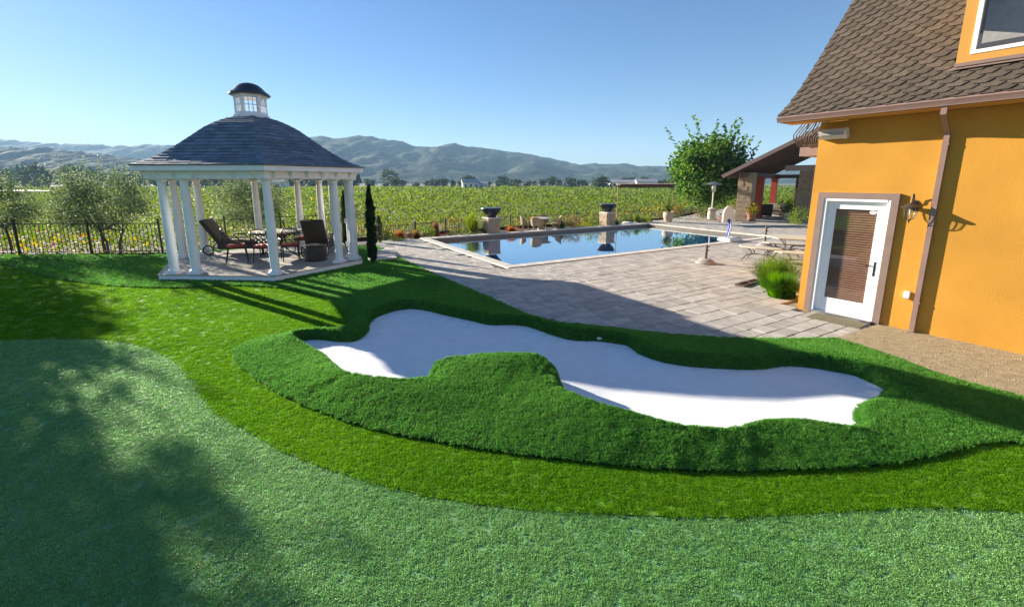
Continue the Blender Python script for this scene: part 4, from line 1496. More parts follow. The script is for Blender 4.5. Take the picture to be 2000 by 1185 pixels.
# radiant heater / retractable unit under the eave
ac = empty('wall_heater', HM @ Vector((0.25, 0, 3.22)), HRZ, 'long cream and silver wall unit fixed under the eave at the house corner', 'heater')
q = MB()
pr = [(-0.01, -0.08), (-0.10, -0.09), (-0.16, -0.03), (-0.165, 0.03), (-0.12, 0.085), (-0.01, 0.09)]
def extr(mb, pr, xa, xb):
    n = len(pr)
    mb.add([(xa, p[0], p[1]) for p in pr] + [(xb, p[0], p[1]) for p in pr], [tuple(range(n)), tuple(range(n, 2 * n))[::-1]] + [((i + 1) % n, i, n + i, n + (i + 1) % n) for i in range(n)])
extr(q, pr, -0.20, 0.18)
q.build('casing', 'enamel_cream', ac)
q = MB()
extr(q, [(p[0] * 1.03, p[1] * 1.05) for p in pr], 0.182, 0.21)
q.build('end_cap', 'cream_plastic', ac)
MB().box((-0.01, -0.172, 0.0), (0.36, 0.008, 0.05)).build('front_slot', 'grey_concrete', ac)
for k in range(4):
    MB().box((0.222, -0.04 - k * 0.03, -0.04 + k * 0.025), (0.018, 0.014, 0.03)).build('fin', 'cream_plastic', ac)

# doormat
dmm = MB().box((0, 0, 0), (0.78, 0.42, 0.014), ch=0.004)
o = dmm.build('doormat', 'mat_green')
o.location = HM @ Vector((0.78, -0.36, 0.012))
o.rotation_euler = (0, 0, HRZ)
tag(o, 'flat olive doormat on the pavers in front of the glazed door', 'doormat')

# ------------------------------------------------------------------ far pavilion (u up the roof slope, v along its eave)
PV = Vector((12.72, 26.5, 0))
PU = Vector((0.75, -0.66, 0)).normalized()
PVv = Vector((0.66, 0.75, 0)).normalized()
PM = Matrix(((PU.x, PVv.x, 0, PV.x), (PU.y, PVv.y, 0, PV.y), (0, 0, 1, 0), (0, 0, 0, 1)))
PRZ = math.atan2(PU.y, PU.x)
pav = bpy.data.objects.new('pavilion', None)
pav.matrix_world = PM
COL.objects.link(pav)
tag(pav, 'open porch with sloping timber roof on a stone pillar and red posts beyond the pool', 'pavilion')
def rz_at(u):
    return 2.70 + 0.535 * u
UL, VL = 8.0, 11.5
rfm = MB()
rfm.add([(0, -0.1, rz_at(0) + 0.10), (UL, -0.1, rz_at(UL) + 0.10), (UL, VL, rz_at(UL) + 0.10), (0, VL, rz_at(0) + 0.10), (0, -0.1, rz_at(0) + 0.04), (UL, -0.1, rz_at(UL) + 0.04), (UL, VL, rz_at(UL) + 0.04), (0, VL, rz_at(0) + 0.04)], [(0, 1, 2, 3), (7, 6, 5, 4), (0, 4, 5, 1), (1, 5, 6, 2), (2, 6, 7, 3), (3, 7, 4, 0)])
rfm.build('roof', 'timber', pav)
rb = MB()
rb.add([(-0.02, -0.16, rz_at(0) - 0.10), (UL, -0.16, rz_at(UL) - 0.10), (UL, -0.16, rz_at(UL) + 0.13), (-0.02, -0.16, rz_at(0) + 0.13), (-0.02, -0.11, rz_at(0) - 0.10), (UL, -0.11, rz_at(UL) - 0.10), (UL, -0.11, rz_at(UL) + 0.13), (-0.02, -0.11, rz_at(0) + 0.13)], [(0, 1, 2, 3), (7, 6, 5, 4), (0, 4, 5, 1), (3, 2, 6, 7), (0, 3, 7, 4)])
rb.build('rake_board', 'brown_trim', pav)
MB().box((-0.06, VL / 2, rz_at(0) + 0.06), (0.11, VL + 0.2, 0.11)).build('gutter', 'gutter_brown', pav)
v = 0.9
while v < VL - 0.2:
    q = MB()
    q.add([(0.02, v - .05, rz_at(0.02) - 0.12), (UL, v - .05, rz_at(UL) - 0.12), (UL, v + .05, rz_at(UL) - 0.12), (0.02, v + .05, rz_at(0.02) - 0.12), (0.02, v - .05, rz_at(0.02) + 0.038), (UL, v - .05, rz_at(UL) + 0.038), (UL, v + .05, rz_at(UL) + 0.038), (0.02, v + .05, rz_at(0.02) + 0.038)], [(3, 2, 1, 0), (0, 1, 5, 4), (2, 3, 7, 6), (0, 4, 7, 3)])
    q.build('rafter', 'timber', pav)
    v += 1.05
MB().box((0.85, VL / 2 + 0.2, rz_at(0.7) - 0.28), (0.22, VL - 0.8, 0.30)).build('beam', 'timber', pav)
MB().box((UL / 2, 9.55, 2.78), (UL, 0.24, 0.26)).build('beam', 'timber', pav)
MB().box((4.6, 0.9, 3.15), (3.2, 0.3, 0.30)).build('beam', 'brown_trim', pav)
def stone_pillar(u, v, w, h, name='stone_pillar'):
    q = MB()
    q.box((u, v, h / 2), (w, w, h))
    p = q.build(name, 'column_stone', pav)
    # facing stones, uneven and proud of the core
    z = 0.02
    rw = 0
    while z < h - 0.1:
        hh = random.uniform(0.2, 0.34)
        hh = min(hh, h - z)
        for (ox, oy, along) in ((0, -1, 0), (-1, 0, 1), (0, 1, 0), (1, 0, 1)):
            t = -w / 2
            while t < w / 2 - 0.02:
                L = min(random.uniform(0.22, 0.48), w / 2 - t)
                if w / 2 - t - L < 0.12:
                    L = w / 2 - t
                pr_ = random.uniform(0.02, 0.05)
                c = t + L / 2
                if along:
                    MB().box((u + ox * (w / 2 + pr_ / 2 - .004), v + c, z + hh / 2), (pr_, L - 0.016, hh - 0.016)).build('stone', 'column_stone', p)
                else:
                    MB().box((u + c, v + oy * (w / 2 + pr_ / 2 - .004), z + hh / 2), (L - 0.016, pr_, hh - 0.016)).build('stone', 'column_stone', p)
                t += L
        z += hh
    return p
stone_pillar(0.85, 1.9, 0.78, 2.95)
stone_pillar(3.45, 5.3, 0.66, 3.2)
for u, v, w in ((0.95, 4.9, 0.42), (0.95, 9.4, 0.38), (3.75, 6.1, 0.4)):
    pm = MB()
    pm.box((0, 0, 1.45), (w, w, 2.7 if u > 2 else 2.55), ch=0.02)
    pm.box((0, 0, 0.10), (w + 0.12, w + 0.12, 0.2), ch=0.02)
    pm.box((0, 0, 2.62), (w + 0.1, w + 0.1, 0.12), ch=0.02)
    pm.build('red_post', 'rust_red', pav, loc=(u, v, 0))
yw = MB()
yw.box((4.6, 9.25, 1.35), (4.2, 0.25, 2.7))
yw.build('yellow_wall', 'stucco', pav)
MB().box((2.42, 9.20, 1.35), (0.14, 0.4, 2.7)).build('wall_edge_post', 'timber', pav)
ld = MB()
ld.box((3.0, 9.05, 2.35), (0.5, 0.18, 0.16), ch=0.02)
ld.build('wall_cornice', 'stucco_light', pav)

def at_pav(u, v, z=0.0):
    return PM @ Vector((u, v, z))

def arm_chair(loc, rz, label, wid=0.8):
    t = empty('armchair' if wid < 1.2 else 'sofa', loc, rz, label, 'armchair' if wid < 1.2 else 'sofa')
    MB().box((0, 0, 0.22), (wid, 0.75, 0.32), ch=0.03).build('base', 'wicker', t, 50)
    MB().box((0, -0.02, 0.45), (wid - 0.22, 0.66, 0.14), ch=0.045).build('seat_cushion', 'tan_cushion', t, 50)
    MB().box((0, 0.36, 0.55), (wid, 0.14, 0.65), ch=0.03).build('backrest', 'wicker', t, 50)
    MB().box((0, 0.25, 0.68), (wid - 0.24, 0.14, 0.38), ch=0.05).build('back_cushion', 'tan_cushion', t, 50)
    for s in (-1, 1):
        MB().box((s * (wid / 2 - 0.06), -0.02, 0.42), (0.12, 0.72, 0.44), ch=0.03).build('armrest', 'wicker', t, 50)
        for yy in (-0.32, 0.32):
            MB().box((s * (wid / 2 - 0.06), yy, 0.03), (0.07, 0.07, 0.07)).build('foot', 'black_iron', t)
    return t
arm_chair(at_pav(1.1, 6.4), PRZ + R(200), 'dark wicker armchair between the two red porch posts')
arm_chair(at_pav(2.0, 8.2), PRZ + R(160), 'long dark wicker sofa in front of the yellow porch wall', 1.7)
arm_chair(at_pav(3.0, 6.9), PRZ + R(-90), 'dark wicker armchair at the right end of the porch sofa')
ctb = empty('coffee_table', at_pav(1.6, 6.9), PRZ, 'low dark coffee table in front of the porch sofa', 'table')
MB().box((0, 0, 0.40), (0.9, 0.55, 0.05), ch=0.01).build('table_top', 'timber', ctb)
for sx in (-1, 1):
    for sy in (-1, 1):
        MB().box((sx * 0.4, sy * 0.22, 0.19), (0.05, 0.05, 0.38)).build('leg', 'black_iron', ctb)

# ------------------------------------------------------------------ foliage builders
def foliage(name, parent, cent, size, pal, w=None, aspect=0.5, up=0.0, dirs=None, jit=0.22, m='leaf', loc=None):
    V, F, Cc = leaves(cent, size, leaf_cols(len(cent), pal, w, jit), aspect, up, dirs)
    return link(name, np_mesh(name, V, F, m, Cc), parent, loc)

def ball_pts(n, r, c, shell=0.55):
    """points through an ellipsoid, thicker towards its skin"""
    d = RNG.normal(size=(n, 3))
    d /= np.linalg.norm(d, axis=1)[:, None]
    k = (shell + (1 - shell) * RNG.random(n)) ** 0.8
    return np.asarray(c) + d * k[:, None] * np.asarray(r)

def clumped(nc, per, r, c, cr, zmin=-9, shell=0.45):
    cc = ball_pts(nc, r, c, shell)
    cc[:, 2] = np.maximum(cc[:, 2], zmin)
    p = np.repeat(cc, per, 0) + RNG.normal(size=(nc * per, 3)) * cr
    return p, cc

OLIVE = [(0.10, 0.15, 0.065), (0.15, 0.20, 0.10), (0.07, 0.11, 0.045), (0.22, 0.26, 0.15)]
BIGL = [(0.06, 0.15, 0.025), (0.11, 0.22, 0.035), (0.04, 0.095, 0.02), (0.18, 0.27, 0.035)]
VINE = [(0.115, 0.175, 0.020), (0.155, 0.215, 0.024), (0.075, 0.12, 0.016), (0.19, 0.22, 0.03), (0.20, 0.19, 0.03)]
AUT = [(0.42, 0.30, 0.02), (0.36, 0.16, 0.02), (0.24, 0.055, 0.03), (0.22, 0.24, 0.03), (0.11, 0.14, 0.02), (0.15, 0.05, 0.05)]

def tree(name, loc, crown, trunk_h, label, pal, n_cl, per, leaf_s, seed, cr, aspect=0.35, trunk_r=0.09, shoots=0, up=0.25, stems=1):
    """crown = (rx, ry, rz, cz); trunk and limbs reach into it"""
    t = empty(name, loc, 0, label, 'tree')
    rx, ry, rz, cz = crown
    pts, cc = clumped(n_cl, per, (rx, ry, rz), (0, 0, cz), cr, zmin=trunk_h * 0.8)
    rnd = random.Random(seed)
    dirs = None
    if shoots:
        ex = []
        for _ in range(shoots):
            a = rnd.uniform(0, 6.28)
            r = rnd.uniform(0.2, 0.95)
            b = np.array((rx * r * math.cos(a), ry * r * math.sin(a), cz + rz * math.sqrt(max(0, 1 - r * r)) * 0.75))
            d = np.array((math.cos(a) * 0.5 + rnd.uniform(-.3, .3), math.sin(a) * 0.5, 1.0))
            L = rnd.uniform(0.35, 0.95) * rz
            k = np.linspace(0, L, 26)[:, None]
            ex.append(b + d * k + RNG.normal(size=(26, 3)) * 0.05)
        pts = np.concatenate([pts] + ex)
    foliage('crown', t, pts, RNG.uniform(0.7, 1.3, len(pts)) * leaf_s, pal, aspect=aspect, up=up)
    tm = MB()
    for s in range(stems):
        ox, oy = (rnd.uniform(-.12, .12) * stems, rnd.uniform(-.1, .1) * stems) if stems > 1 else (0, 0)
        b = [(ox, oy, -0.95), (ox * 1.3 + rnd.uniform(-.05, .05), oy, trunk_h * 0.5), (ox * 1.8 + rnd.uniform(-.1, .1), oy + rnd.uniform(-.1, .1), trunk_h)]
        tm.tube(b, [trunk_r, trunk_r * 0.82, trunk_r * 0.7], 9)
        for k in range(6):
            c = cc[rnd.randrange(len(cc))]
            m_ = Vector(b[2]).lerp(Vector(c), 0.5) + Vector((0, 0, rnd.uniform(-.1, .15)))
            tm.tube([b[2], tuple(m_), tuple(c)], [trunk_r * 0.45, trunk_r * 0.24, trunk_r * 0.07], 6)
    tm.build('trunk', 'bark', t, 60)
    return t

tree('olive_tree', (-14.15, 15.0, -0.1), (1.55, 1.1, 1.0, 1.75), 0.8, 'wide silvery olive tree behind the fence left of the gazebo', OLIVE, 250, 44, 0.105, 1, (0.18, 0.15, 0.15), 0.26, 0.045, 60, 0.5, 3)
tree('olive_tree', (-17.55, 15.0, -0.1), (1.05, 1.0, 0.8, 1.65), 0.9, 'small olive tree cut by the left edge of the picture', OLIVE, 170, 44, 0.10, 2, (0.16, 0.14, 0.14), 0.26, 0.05, 30, 0.5)
tree('olive_tree', (-10.9, 18.2, -0.2), (1.45, 1.0, 1.0, 1.75), 0.9, 'olive tree seen between the rear columns of the gazebo', OLIVE, 210, 44, 0.11, 3, (0.18, 0.15, 0.15), 0.26, 0.05, 40, 0.5, 2)
tree('shade_tree', (-19.0, 10.7, 0.0), (2.9, 3.3, 2.3, 5.0), 2.8, 'broad tree standing left of the picture whose shade falls on the putting green', OLIVE, 420, 46, 0.31, 4, (0.34, 0.34, 0.3), 0.3, 0.16, 10, 0.3)
tree('shade_tree', (-21.6, 15.7, -0.1), (1.7, 1.7, 1.6, 4.3), 2.4, 'second tree left of the picture standing by the end of the fence', OLIVE, 170, 44, 0.24, 9, (0.28, 0.28, 0.24), 0.3, 0.13, 6, 0.3)
tree('broadleaf_tree', (13.95, 31.2, 0.0), (2.75, 2.3, 2.3, 3.1), 1.1, 'large leafy green tree beside the porch roof', BIGL, 300, 44, 0.24, 5, (0.30, 0.28, 0.26), 0.62, 0.16, 26, 0.1)

def cypress(name, loc, r, h, label, n, pal):
    t = empty(name, loc, 0, label, 'cypress')
    z = RNG.random(n) ** 0.85
    prof = np.clip(np.minimum(1.0, (z + 0.06) * 6), 0, 1) * (1 - np.clip((z - 0.55) / 0.45, 0, 1) ** 1.7 * 0.88)
    a = RNG.uniform(0, 6.283, n)
    lump = 1 + 0.22 * np.sin(a * 3 + z * 19) + 0.15 * np.sin(z * 47 + a)
    rad = r * prof * lump * np.sqrt(RNG.uniform(0.25, 1, n))
    p = np.column_stack([rad * np.cos(a), rad * np.sin(a), 0.08 + z * h])
    d = np.column_stack([np.cos(a) * 0.35, np.sin(a) * 0.35, np.ones(n)])
    foliage('crown', t, p, RNG.uniform(0.05, 0.10, n), pal, aspect=0.35, dirs=d)
    MB().tube([(0, 0, -0.06), (0, 0, h * 0.5), (0, 0, h * 0.9)], [0.035, 0.02, 0.006], 7).build('trunk', 'bark', t, 60)
    return t
CYP = [(0.028, 0.055, 0.022), (0.018, 0.038, 0.016), (0.05, 0.08, 0.03)]
cypress('cypress', (-4.12, 12.62, 0), 0.13, 2.22, 'tall thin dark cypress at the right corner of the gazebo', 5200, CYP)
cypress('cypress', (-5.30, 17.2, 0), 0.13, 1.0, 'short grey green cypress in the bed behind the tall one', 1500, [(0.10, 0.13, 0.07), (0.14, 0.16, 0.09)])
cypress('cypress', (-6.0, 15.55, 0), 0.11, 2.0, 'thin dark cypress half hidden behind the right gazebo columns', 2500, CYP)

def shrub(loc, r, h, label, pal, n=700, ls=0.07, flowers=None, nf=0, cat='shrub', name='shrub', aspect=0.5):
    t = empty(name, loc, 0, label, cat)
    p, _ = clumped(max(6, n // 30), 30, (r, r, h * 0.5), (0, 0, h * 0.48), (r * 0.2, r * 0.2, h * 0.13), zmin=0.02)
    foliage('leaves', t, p, RNG.uniform(0.7, 1.3, len(p)) * ls, pal, aspect=aspect)
    if flowers:
        q = ball_pts(nf, (r * 1.02, r * 1.02, h * 0.56), (0, 0, h * 0.52), 0.9)
        q = q[q[:, 2] > h * 0.35]
        foliage('flowers', t, q, RNG.uniform(0.8, 1.2, len(q)) * ls * 0.9, flowers, aspect=0.9)
    MB().tube([(0, 0, -0.06), (0.01, 0, h * 0.3), (0, 0.01, h * 0.6)], [0.02, 0.014, 0.006], 6).build('stem', 'bark', t, 60)
    return t

def blade_clump(loc, n, h, spread, wid, pal, label, name='ornamental_grass', cat='grass clump', droop=0.5, base=0.08, parent=None, part='blades', w=None):
    t = parent or empty(name, loc, 0, label, cat)
    a = RNG.uniform(0, 6.283, n)
    br_ = base * np.sqrt(RNG.random(n))
    hh = h * RNG.uniform(0.55, 1.08, n)
    out_ = spread * RNG.uniform(0.05, 1.0, n)
    bx_, by_ = br_ * np.cos(a * 1.7), br_ * np.sin(a * 1.7)
    ks = np.array([0, 0.35, 0.7, 1.0])
    V = []
    wx, wy = -np.sin(a) * wid / 2, np.cos(a) * wid / 2
    for k in ks:
        rx_ = out_ * k ** 1.6
        zz = hh * (k - droop * (out_ / max(spread, 1e-6)) * k ** 3 * 0.6)
        cx, cy = bx_ + np.cos(a) * rx_, by_ + np.sin(a) * rx_
        f = 1.0 - 0.85 * k ** 2
        V.append(np.column_stack([cx - wx * f, cy - wy * f, zz]))
        V.append(np.column_stack([cx + wx * f, cy + wy * f, zz]))
    V = np.stack(V, 1).reshape(-1, 3)
    b0 = np.arange(n)[:, None] * 8
    F = np.concatenate([b0 + np.array([[0, 1, 3, 2]]), b0 + np.array([[2, 3, 5, 4]]), b0 + np.array([[4, 5, 7, 6]])], 0)
    c = leaf_cols(n, pal, w)
    link(part, np_mesh(part, V, F, 'leaf', np.tile(c, (3, 1))), t, loc if parent is not None else None)
    return t
GR = [(0.10, 0.20, 0.018), (0.15, 0.24, 0.025), (0.07, 0.13, 0.015)]
GRB = [(0.09, 0.24, 0.010), (0.13, 0.29, 0.014), (0.06, 0.17, 0.01)]
cl = blade_clump((6.12, 9.7, 0), 1500, 0.80, 0.72, 0.012, GR, 'loose ornamental grass clump at the house corner, the rear taller one', base=0.35, droop=0.75)
foliage('seed_heads', cl, ball_pts(900, (0.62, 0.62, 0.38), (0, 0, 0.42), 0.7), 0.03, [(0.20, 0.24, 0.05), (0.16, 0.20, 0.04)])
blade_clump((5.74, 8.92, 0), 1700, 0.58, 0.55, 0.014, GRB, 'bright green grass clump at the house corner beside the door', base=0.26, droop=0.85)

# bed behind the pool
ORG = [(0.34, 0.13, 0.04), (0.42, 0.20, 0.07), (0.28, 0.10, 0.05)]
YEL = [(0.50, 0.38, 0.02), (0.55, 0.30, 0.02)]
LIM = [(0.22, 0.30, 0.03), (0.16, 0.24, 0.03), (0.30, 0.34, 0.04)]
MID = [(0.10, 0.15, 0.035), (0.15, 0.19, 0.05), (0.07, 0.11, 0.03)]
shrub((-5.47, 18.50, -0.2), 0.42, 0.8, 'golden flowered shrub nearest the short grey cypress', MID, 900, 0.07, YEL, 160)
shrub((-4.74, 17.95, -0.2), 0.26, 0.36, 'small lime green ball shrub at the patio corner', LIM, 600, 0.055)
blade_clump((-4.87, 18.95, -0.2), 500, 0.55, 0.45, 0.02, ORG, 'orange tinted grass clump left of the stone pool pillar', base=0.2)
blade_clump((-4.27, 19.40, -0.2), 500, 0.50, 0.45, 0.02, ORG + MID, 'rusty grass clump between lime shrub and round green shrub', base=0.2)
shrub((-3.84, 19.75, -0.2), 0.34, 0.55, 'rounded olive green shrub behind the pool corner', MID + LIM, 700, 0.06)
blade_clump((-3.57, 20.40, -0.2), 420, 0.85, 0.30, 0.02, [(0.26, 0.15, 0.08), (0.20, 0.10, 0.06)], 'upright brown plume grass behind the round green shrub', base=0.12)
shrub((-3.07, 19.75, -0.2), 0.30, 0.28, 'low shrub with deep pink flowers at the pool edge', MID, 500, 0.05, [(0.5, 0.02, 0.06), (0.6, 0.05, 0.12)], 60)
shrub((-2.37, 20.15, -0.2), 0.55, 0.42, 'wide low green shrub left of the near stone pillar', MID, 900, 0.06, YEL, 70)
blade_clump((-1.87, 20.90, -0.2), 700, 1.15, 0.75, 0.035, LIM, 'bright green strappy plant left of the near stone pillar', base=0.15, droop=0.4, cat='plant')
shrub((-1.47, 20.55, -0.2), 0.35, 0.40, 'dark green shrub touching the near stone pillar', MID, 600, 0.06)
blade_clump((0.03, 21.30, -0.2), 700, 0.5, 0.5, 0.02, ORG, 'red orange grass clump right of the near stone pillar', base=0.25)
blade_clump((2.63, 23.20, -0.2), 450, 0.75, 0.45, 0.02, MID + LIM, 'tall green grass clump behind the rattan table', base=0.2)
shrub((3.18, 23.30, -0.2), 0.5, 0.75, 'brown flowered shrub left of the far stone pillar', [(0.24, 0.15, 0.07), (0.16, 0.13, 0.05)], 900, 0.07)
shrub((3.83, 23.50, -0.2), 0.45, 0.45, 'green shrub topped with yellow flowers left of the far stone pillar', LIM, 800, 0.06, YEL, 120)
shrub((4.53, 23.95, -0.2), 0.42, 0.75, 'dense green shrub next to the far stone pillar', LIM + MID, 800, 0.07)
blade_clump((6.03, 25.05, -0.2), 450, 0.55, 0.4, 0.02, MID, 'grey green grass clump right of the far stone pillar', base=0.2)
shrub((6.88, 25.90, -0.2), 0.4, 0.75, 'leafy green shrub behind the pale boulders', MID, 700, 0.08)
blade_clump((7.58, 26.20, -0.2), 380, 0.8, 0.5, 0.03, MID + LIM, 'strappy green plant behind the pool corner', base=0.15, cat='plant')
shrub((8.13, 26.35, -0.2), 0.35, 0.6, 'yellow green shrub left of the potted palm', LIM, 700, 0.07)
shrub((11.0, 28.9, 0), 0.35, 0.75, 'red flowered plant left of the patio heater', MID, 500, 0.08, [(0.5, 0.10, 0.02), (0.45, 0.04, 0.02)], 120)
shrub((13.0, 29.1, 0), 0.6, 0.9, 'green shrub under the big tree behind the patio heater', MID, 900, 0.09)
shrub((16.35, 24.55, 0), 0.62, 0.95, 'clipped green bush on the terrace next to the yellow house corner', LIM + MID, 1500, 0.07)
for k, (x, y_, s, lb) in enumerate([(6.75, 25.15, 0.34, 'broad pale boulder at the back pool edge'), (7.25, 25.5, 0.26, 'rounded white boulder beside the broad pale one'), (6.3, 25.0, 0.20, 'smallest pale boulder at the left of the pool edge rocks')]):
    bm = bmesh.new()
    bmesh.ops.create_icosphere(bm, subdivisions=3, radius=1.0)
    rs = random.Random(k + 5)
    ph = [rs.uniform(0, 6) for _ in range(4)]
    for vv in bm.verts:
        c = vv.co
        f = 1 + 0.16 * math.sin(c.x * 3.1 + ph[0]) * math.cos(c.y * 2.7 + ph[1]) + 0.10 * math.sin(c.z * 5 + c.x * 4 + ph[2])
        vv.co = Vector((c.x * f * s * 1.5, c.y * f * s, max(-0.2, c.z) * f * s * 0.75))
    me = bpy.data.meshes.new('boulder')
    bm.to_mesh(me)
    bm.free()
    me.materials.append(MATS['rock'])
    me.polygons.foreach_set('use_smooth', [True] * len(me.polygons))
    tag(link('boulder', me, None, (x, y_, -0.13)), lb, 'boulder', 'rocks at the pool edge')

# potted palm, porch pots
pp = empty('potted_palm', (9.5, 26.35, 0.0), 0, 'spiky palm in a sand coloured urn at the far pool corner', 'potted plant')
MB().lathe([(0.16, 0), (0.2, 0.05), (0.31, 0.3), (0.33, 0.48), (0.28, 0.56), (0.32, 0.60), (0.30, 0.62), (0.26, 0.58)], 24).build('pot', 'sand_pot', pp, 40)
blade_clump((0, 0, 0.55), 260, 0.75, 0.6, 0.035, LIM + MID, None, base=0.08, droop=0.5, parent=pp, part='fronds')
def pot_plant(loc, label, pal, pot='terracotta', h=0.7, r=0.36, fl=None):
    t = empty('potted_plant', loc, 0, label, 'potted plant')
    MB().lathe([(0.17, 0), (0.2, 0.02), (0.26, 0.40), (0.29, 0.44), (0.28, 0.48), (0.24, 0.46)], 20).build('pot', pot, t, 40)
    p, _ = clumped(18, 30, (r, r, h * 0.45), (0, 0, 0.45 + h * 0.45), 0.09, zmin=0.42)
    foliage('leaves', t, p, RNG.uniform(0.7, 1.3, len(p)) * 0.10, pal)
    if fl:
        q = ball_pts(70, (r, r, h * 0.5), (0, 0, 0.5 + h * 0.45), 0.9)
        foliage('flowers', t, q, 0.09, fl, aspect=0.9)
    return t
pot_plant(at_pav(1.35, 1.6), 'terracotta pot of yellow and red flowers at the foot of the stone porch pillar', LIM + YEL, fl=[(0.5, 0.03, 0.05), (0.6, 0.4, 0.03)])
pot_plant(at_pav(2.15, 7.35), 'lime green leafy plant on the porch between the sofa and yellow wall', LIM, h=0.9, r=0.6)
pot_plant(at_pav(3.2, 5.9), 'tall yellow green potted plant in front of the right porch pillar', LIM, h=1.2, r=0.45)
pot_plant(at_pav(2.7, 4.6), 'potted plant with dark leaves at the porch edge', MID, 'sand_pot', h=0.7)

# ------------------------------------------------------------------ stone pool pillars with bowls
def pool_pillar(a, bb, label, blabel):
    x, y_, _ = pool_pt(a, bb)
    t = empty('stone_pillar', (x, y_, 0), PANG, label, 'pillar', 'stone pillars behind the pool')
    MB().box((0, 0, 0.21), (0.60, 0.60, 0.92)).build('core', 'column_stone', t)
    for (ox, oy) in ((0, -1), (-1, 0), (0, 1), (1, 0)):
        z = 0.01
        for hh in (0.18, 0.22, 0.14, 0.14):
            sp = random.choice(((0.6,), (0.26, 0.34), (0.36, 0.24)))
            tt_ = -0.3
            for L in sp:
                pr_ = random.uniform(0.012, 0.024)
                c = tt_ + L / 2
                if oy:
                    MB().box((c, oy * (0.3 + pr_ / 2 - .003), z + hh / 2), (L - 0.008, pr_, hh - 0.008)).build('stone', 'column_stone', t)
                else:
                    MB().box((ox * (0.3 + pr_ / 2 - .003), c, z + hh / 2), (pr_, L - 0.008, hh - 0.008)).build('stone', 'column_stone', t)
                tt_ += L
            z += hh
    MB().box((0, 0, 0.71), (0.68, 0.68, 0.06), ch=0.012).build('cap', 'coping', t)
    bw = empty('fire_bowl', (x, y_, 0.74), PANG, blabel, 'bowl', 'dark bowls on the pool pillars')
    MB().lathe([(0.20, 0), (0.21, 0.05), (0.26, 0.10), (0.37, 0.22), (0.44, 0.32), (0.475, 0.40), (0.485, 0.435), (0.46, 0.44), (0.41, 0.40), (0.28, 0.33), (0.02, 0.30)], 28).build('bowl', 'dark_stone_bowl', bw, 35)
    MB().lathe([(0.24, 0), (0.24, 0.03), (0.19, 0.04)], 20).build('foot', 'dark_stone_bowl', bw, 35)
    MB().lathe([(0.49, 0.40), (0.503, 0.42), (0.49, 0.445), (0.47, 0.447)], 28).build('rim', 'dark_stone_bowl', bw, 35)
pool_pillar(3.35, PW + 0.62, 'near square stone pillar behind the pool carrying a dark bowl', 'dark stone bowl on the near pool pillar')
pool_pillar(10.7, PW + 0.62, 'far square stone pillar behind the pool carrying a dark bowl', 'dark stone bowl on the far pool pillar')

# ------------------------------------------------------------------ rattan table set behind the pool
rt = empty('rattan_table', (1.55, 22.95, -0.2), 0, 'round pale rattan table behind the middle of the pool', 'table')
MB().lathe([(0.50, 0.68), (0.53, 0.70), (0.53, 0.72), (0.50, 0.73)], 28).build('table_top', 'cream_top', rt, 40)
MB().lathe([(0.26, 0), (0.20, 0.1), (0.11, 0.35), (0.15, 0.6), (0.22, 0.68)], 20).build('pedestal', 'tan_wicker', rt, 40)
def rattan_chair(loc, rz, label):
    t = empty('rattan_chair', loc, rz, label, 'chair', 'rattan chairs behind the pool')
    MB().lathe([(0.20, 0.36), (0.26, 0.38), (0.27, 0.42), (0.24, 0.44)], 20).build('seat', 'tan_wicker', t, 40)
    vs, fs = [], []
    nn = 13
    for k in range(nn):
        a = math.pi + math.pi * k / (nn - 1)
        hz = 0.62 + 0.22 * math.sin(math.pi * k / (nn - 1)) ** 0.8
        for r, z in ((0.25, 0.40), (0.31, hz), (0.285, hz), (0.23, 0.41)):
            vs.append((r * math.cos(a), r * math.sin(a), z))
    for k in range(nn - 1):
        for i in range(4):
            j = (i + 1) % 4
            fs.append((k * 4 + i, k * 4 + 4 + i, k * 4 + 4 + j, k * 4 + j))
    MB().add(vs, fs).build('backrest', 'tan_wicker', t, 40)
    for k in range(4):
        a = math.pi / 4 + k * math.pi / 2
        MB().tube([(0.18 * math.cos(a), 0.18 * math.sin(a), 0.37), (0.24 * math.cos(a), 0.24 * math.sin(a), 0)], 0.02, 6).build('leg', 'tan_wicker', t, 60)
rattan_chair((1.25, 22.15, -0.2), R(-10), 'rattan tub chair at the front of the round rattan table')
rattan_chair((0.72, 22.85, -0.2), R(-85), 'rattan tub chair on the left of the round rattan table')
rattan_chair((2.35, 23.05, -0.2), R(95), 'rattan tub chair on the right of the round rattan table')
rattan_chair((1.7, 23.75, -0.2), R(175), 'rattan tub chair on the far side of the round rattan table')

# ------------------------------------------------------------------ shade frame past the pool
sf = empty('shade_frame', (8.4, 27.6, -0.05), R(-1.5), 'brown slatted shade frame on two thin posts beyond the pool', 'shade frame')
for sx in (-1, 1):
    MB().tube([(sx * 1.72, 0, -0.25), (sx * 1.72, 0, 2.12), (sx * 1.66, 0, 2.2)], 0.028, 8).build('post', 'tan_wicker', sf, 60)
    MB().tube([(sx * 1.72, 0, 1.9), (sx * 1.50, 0, 2.10)], 0.02, 6).build('brace', 'tan_wicker', sf, 60)
MB().box((0, 0, 2.16), (3.5, 0.12, 0.16)).build('beam', 'timber', sf)
for k in range(26):
    MB().box((-1.72 + k * 0.1376, 0, 2.29), (0.045, 1.3, 0.09)).build('slat', 'timber', sf)
MB().lathe([(0.04, 0), (0.075, 0.05), (0.07, 0.12), (0.02, 0.18)], 12, (-1.74, 0, 2.22)).build('finial', 'sand_pot', sf, 40)

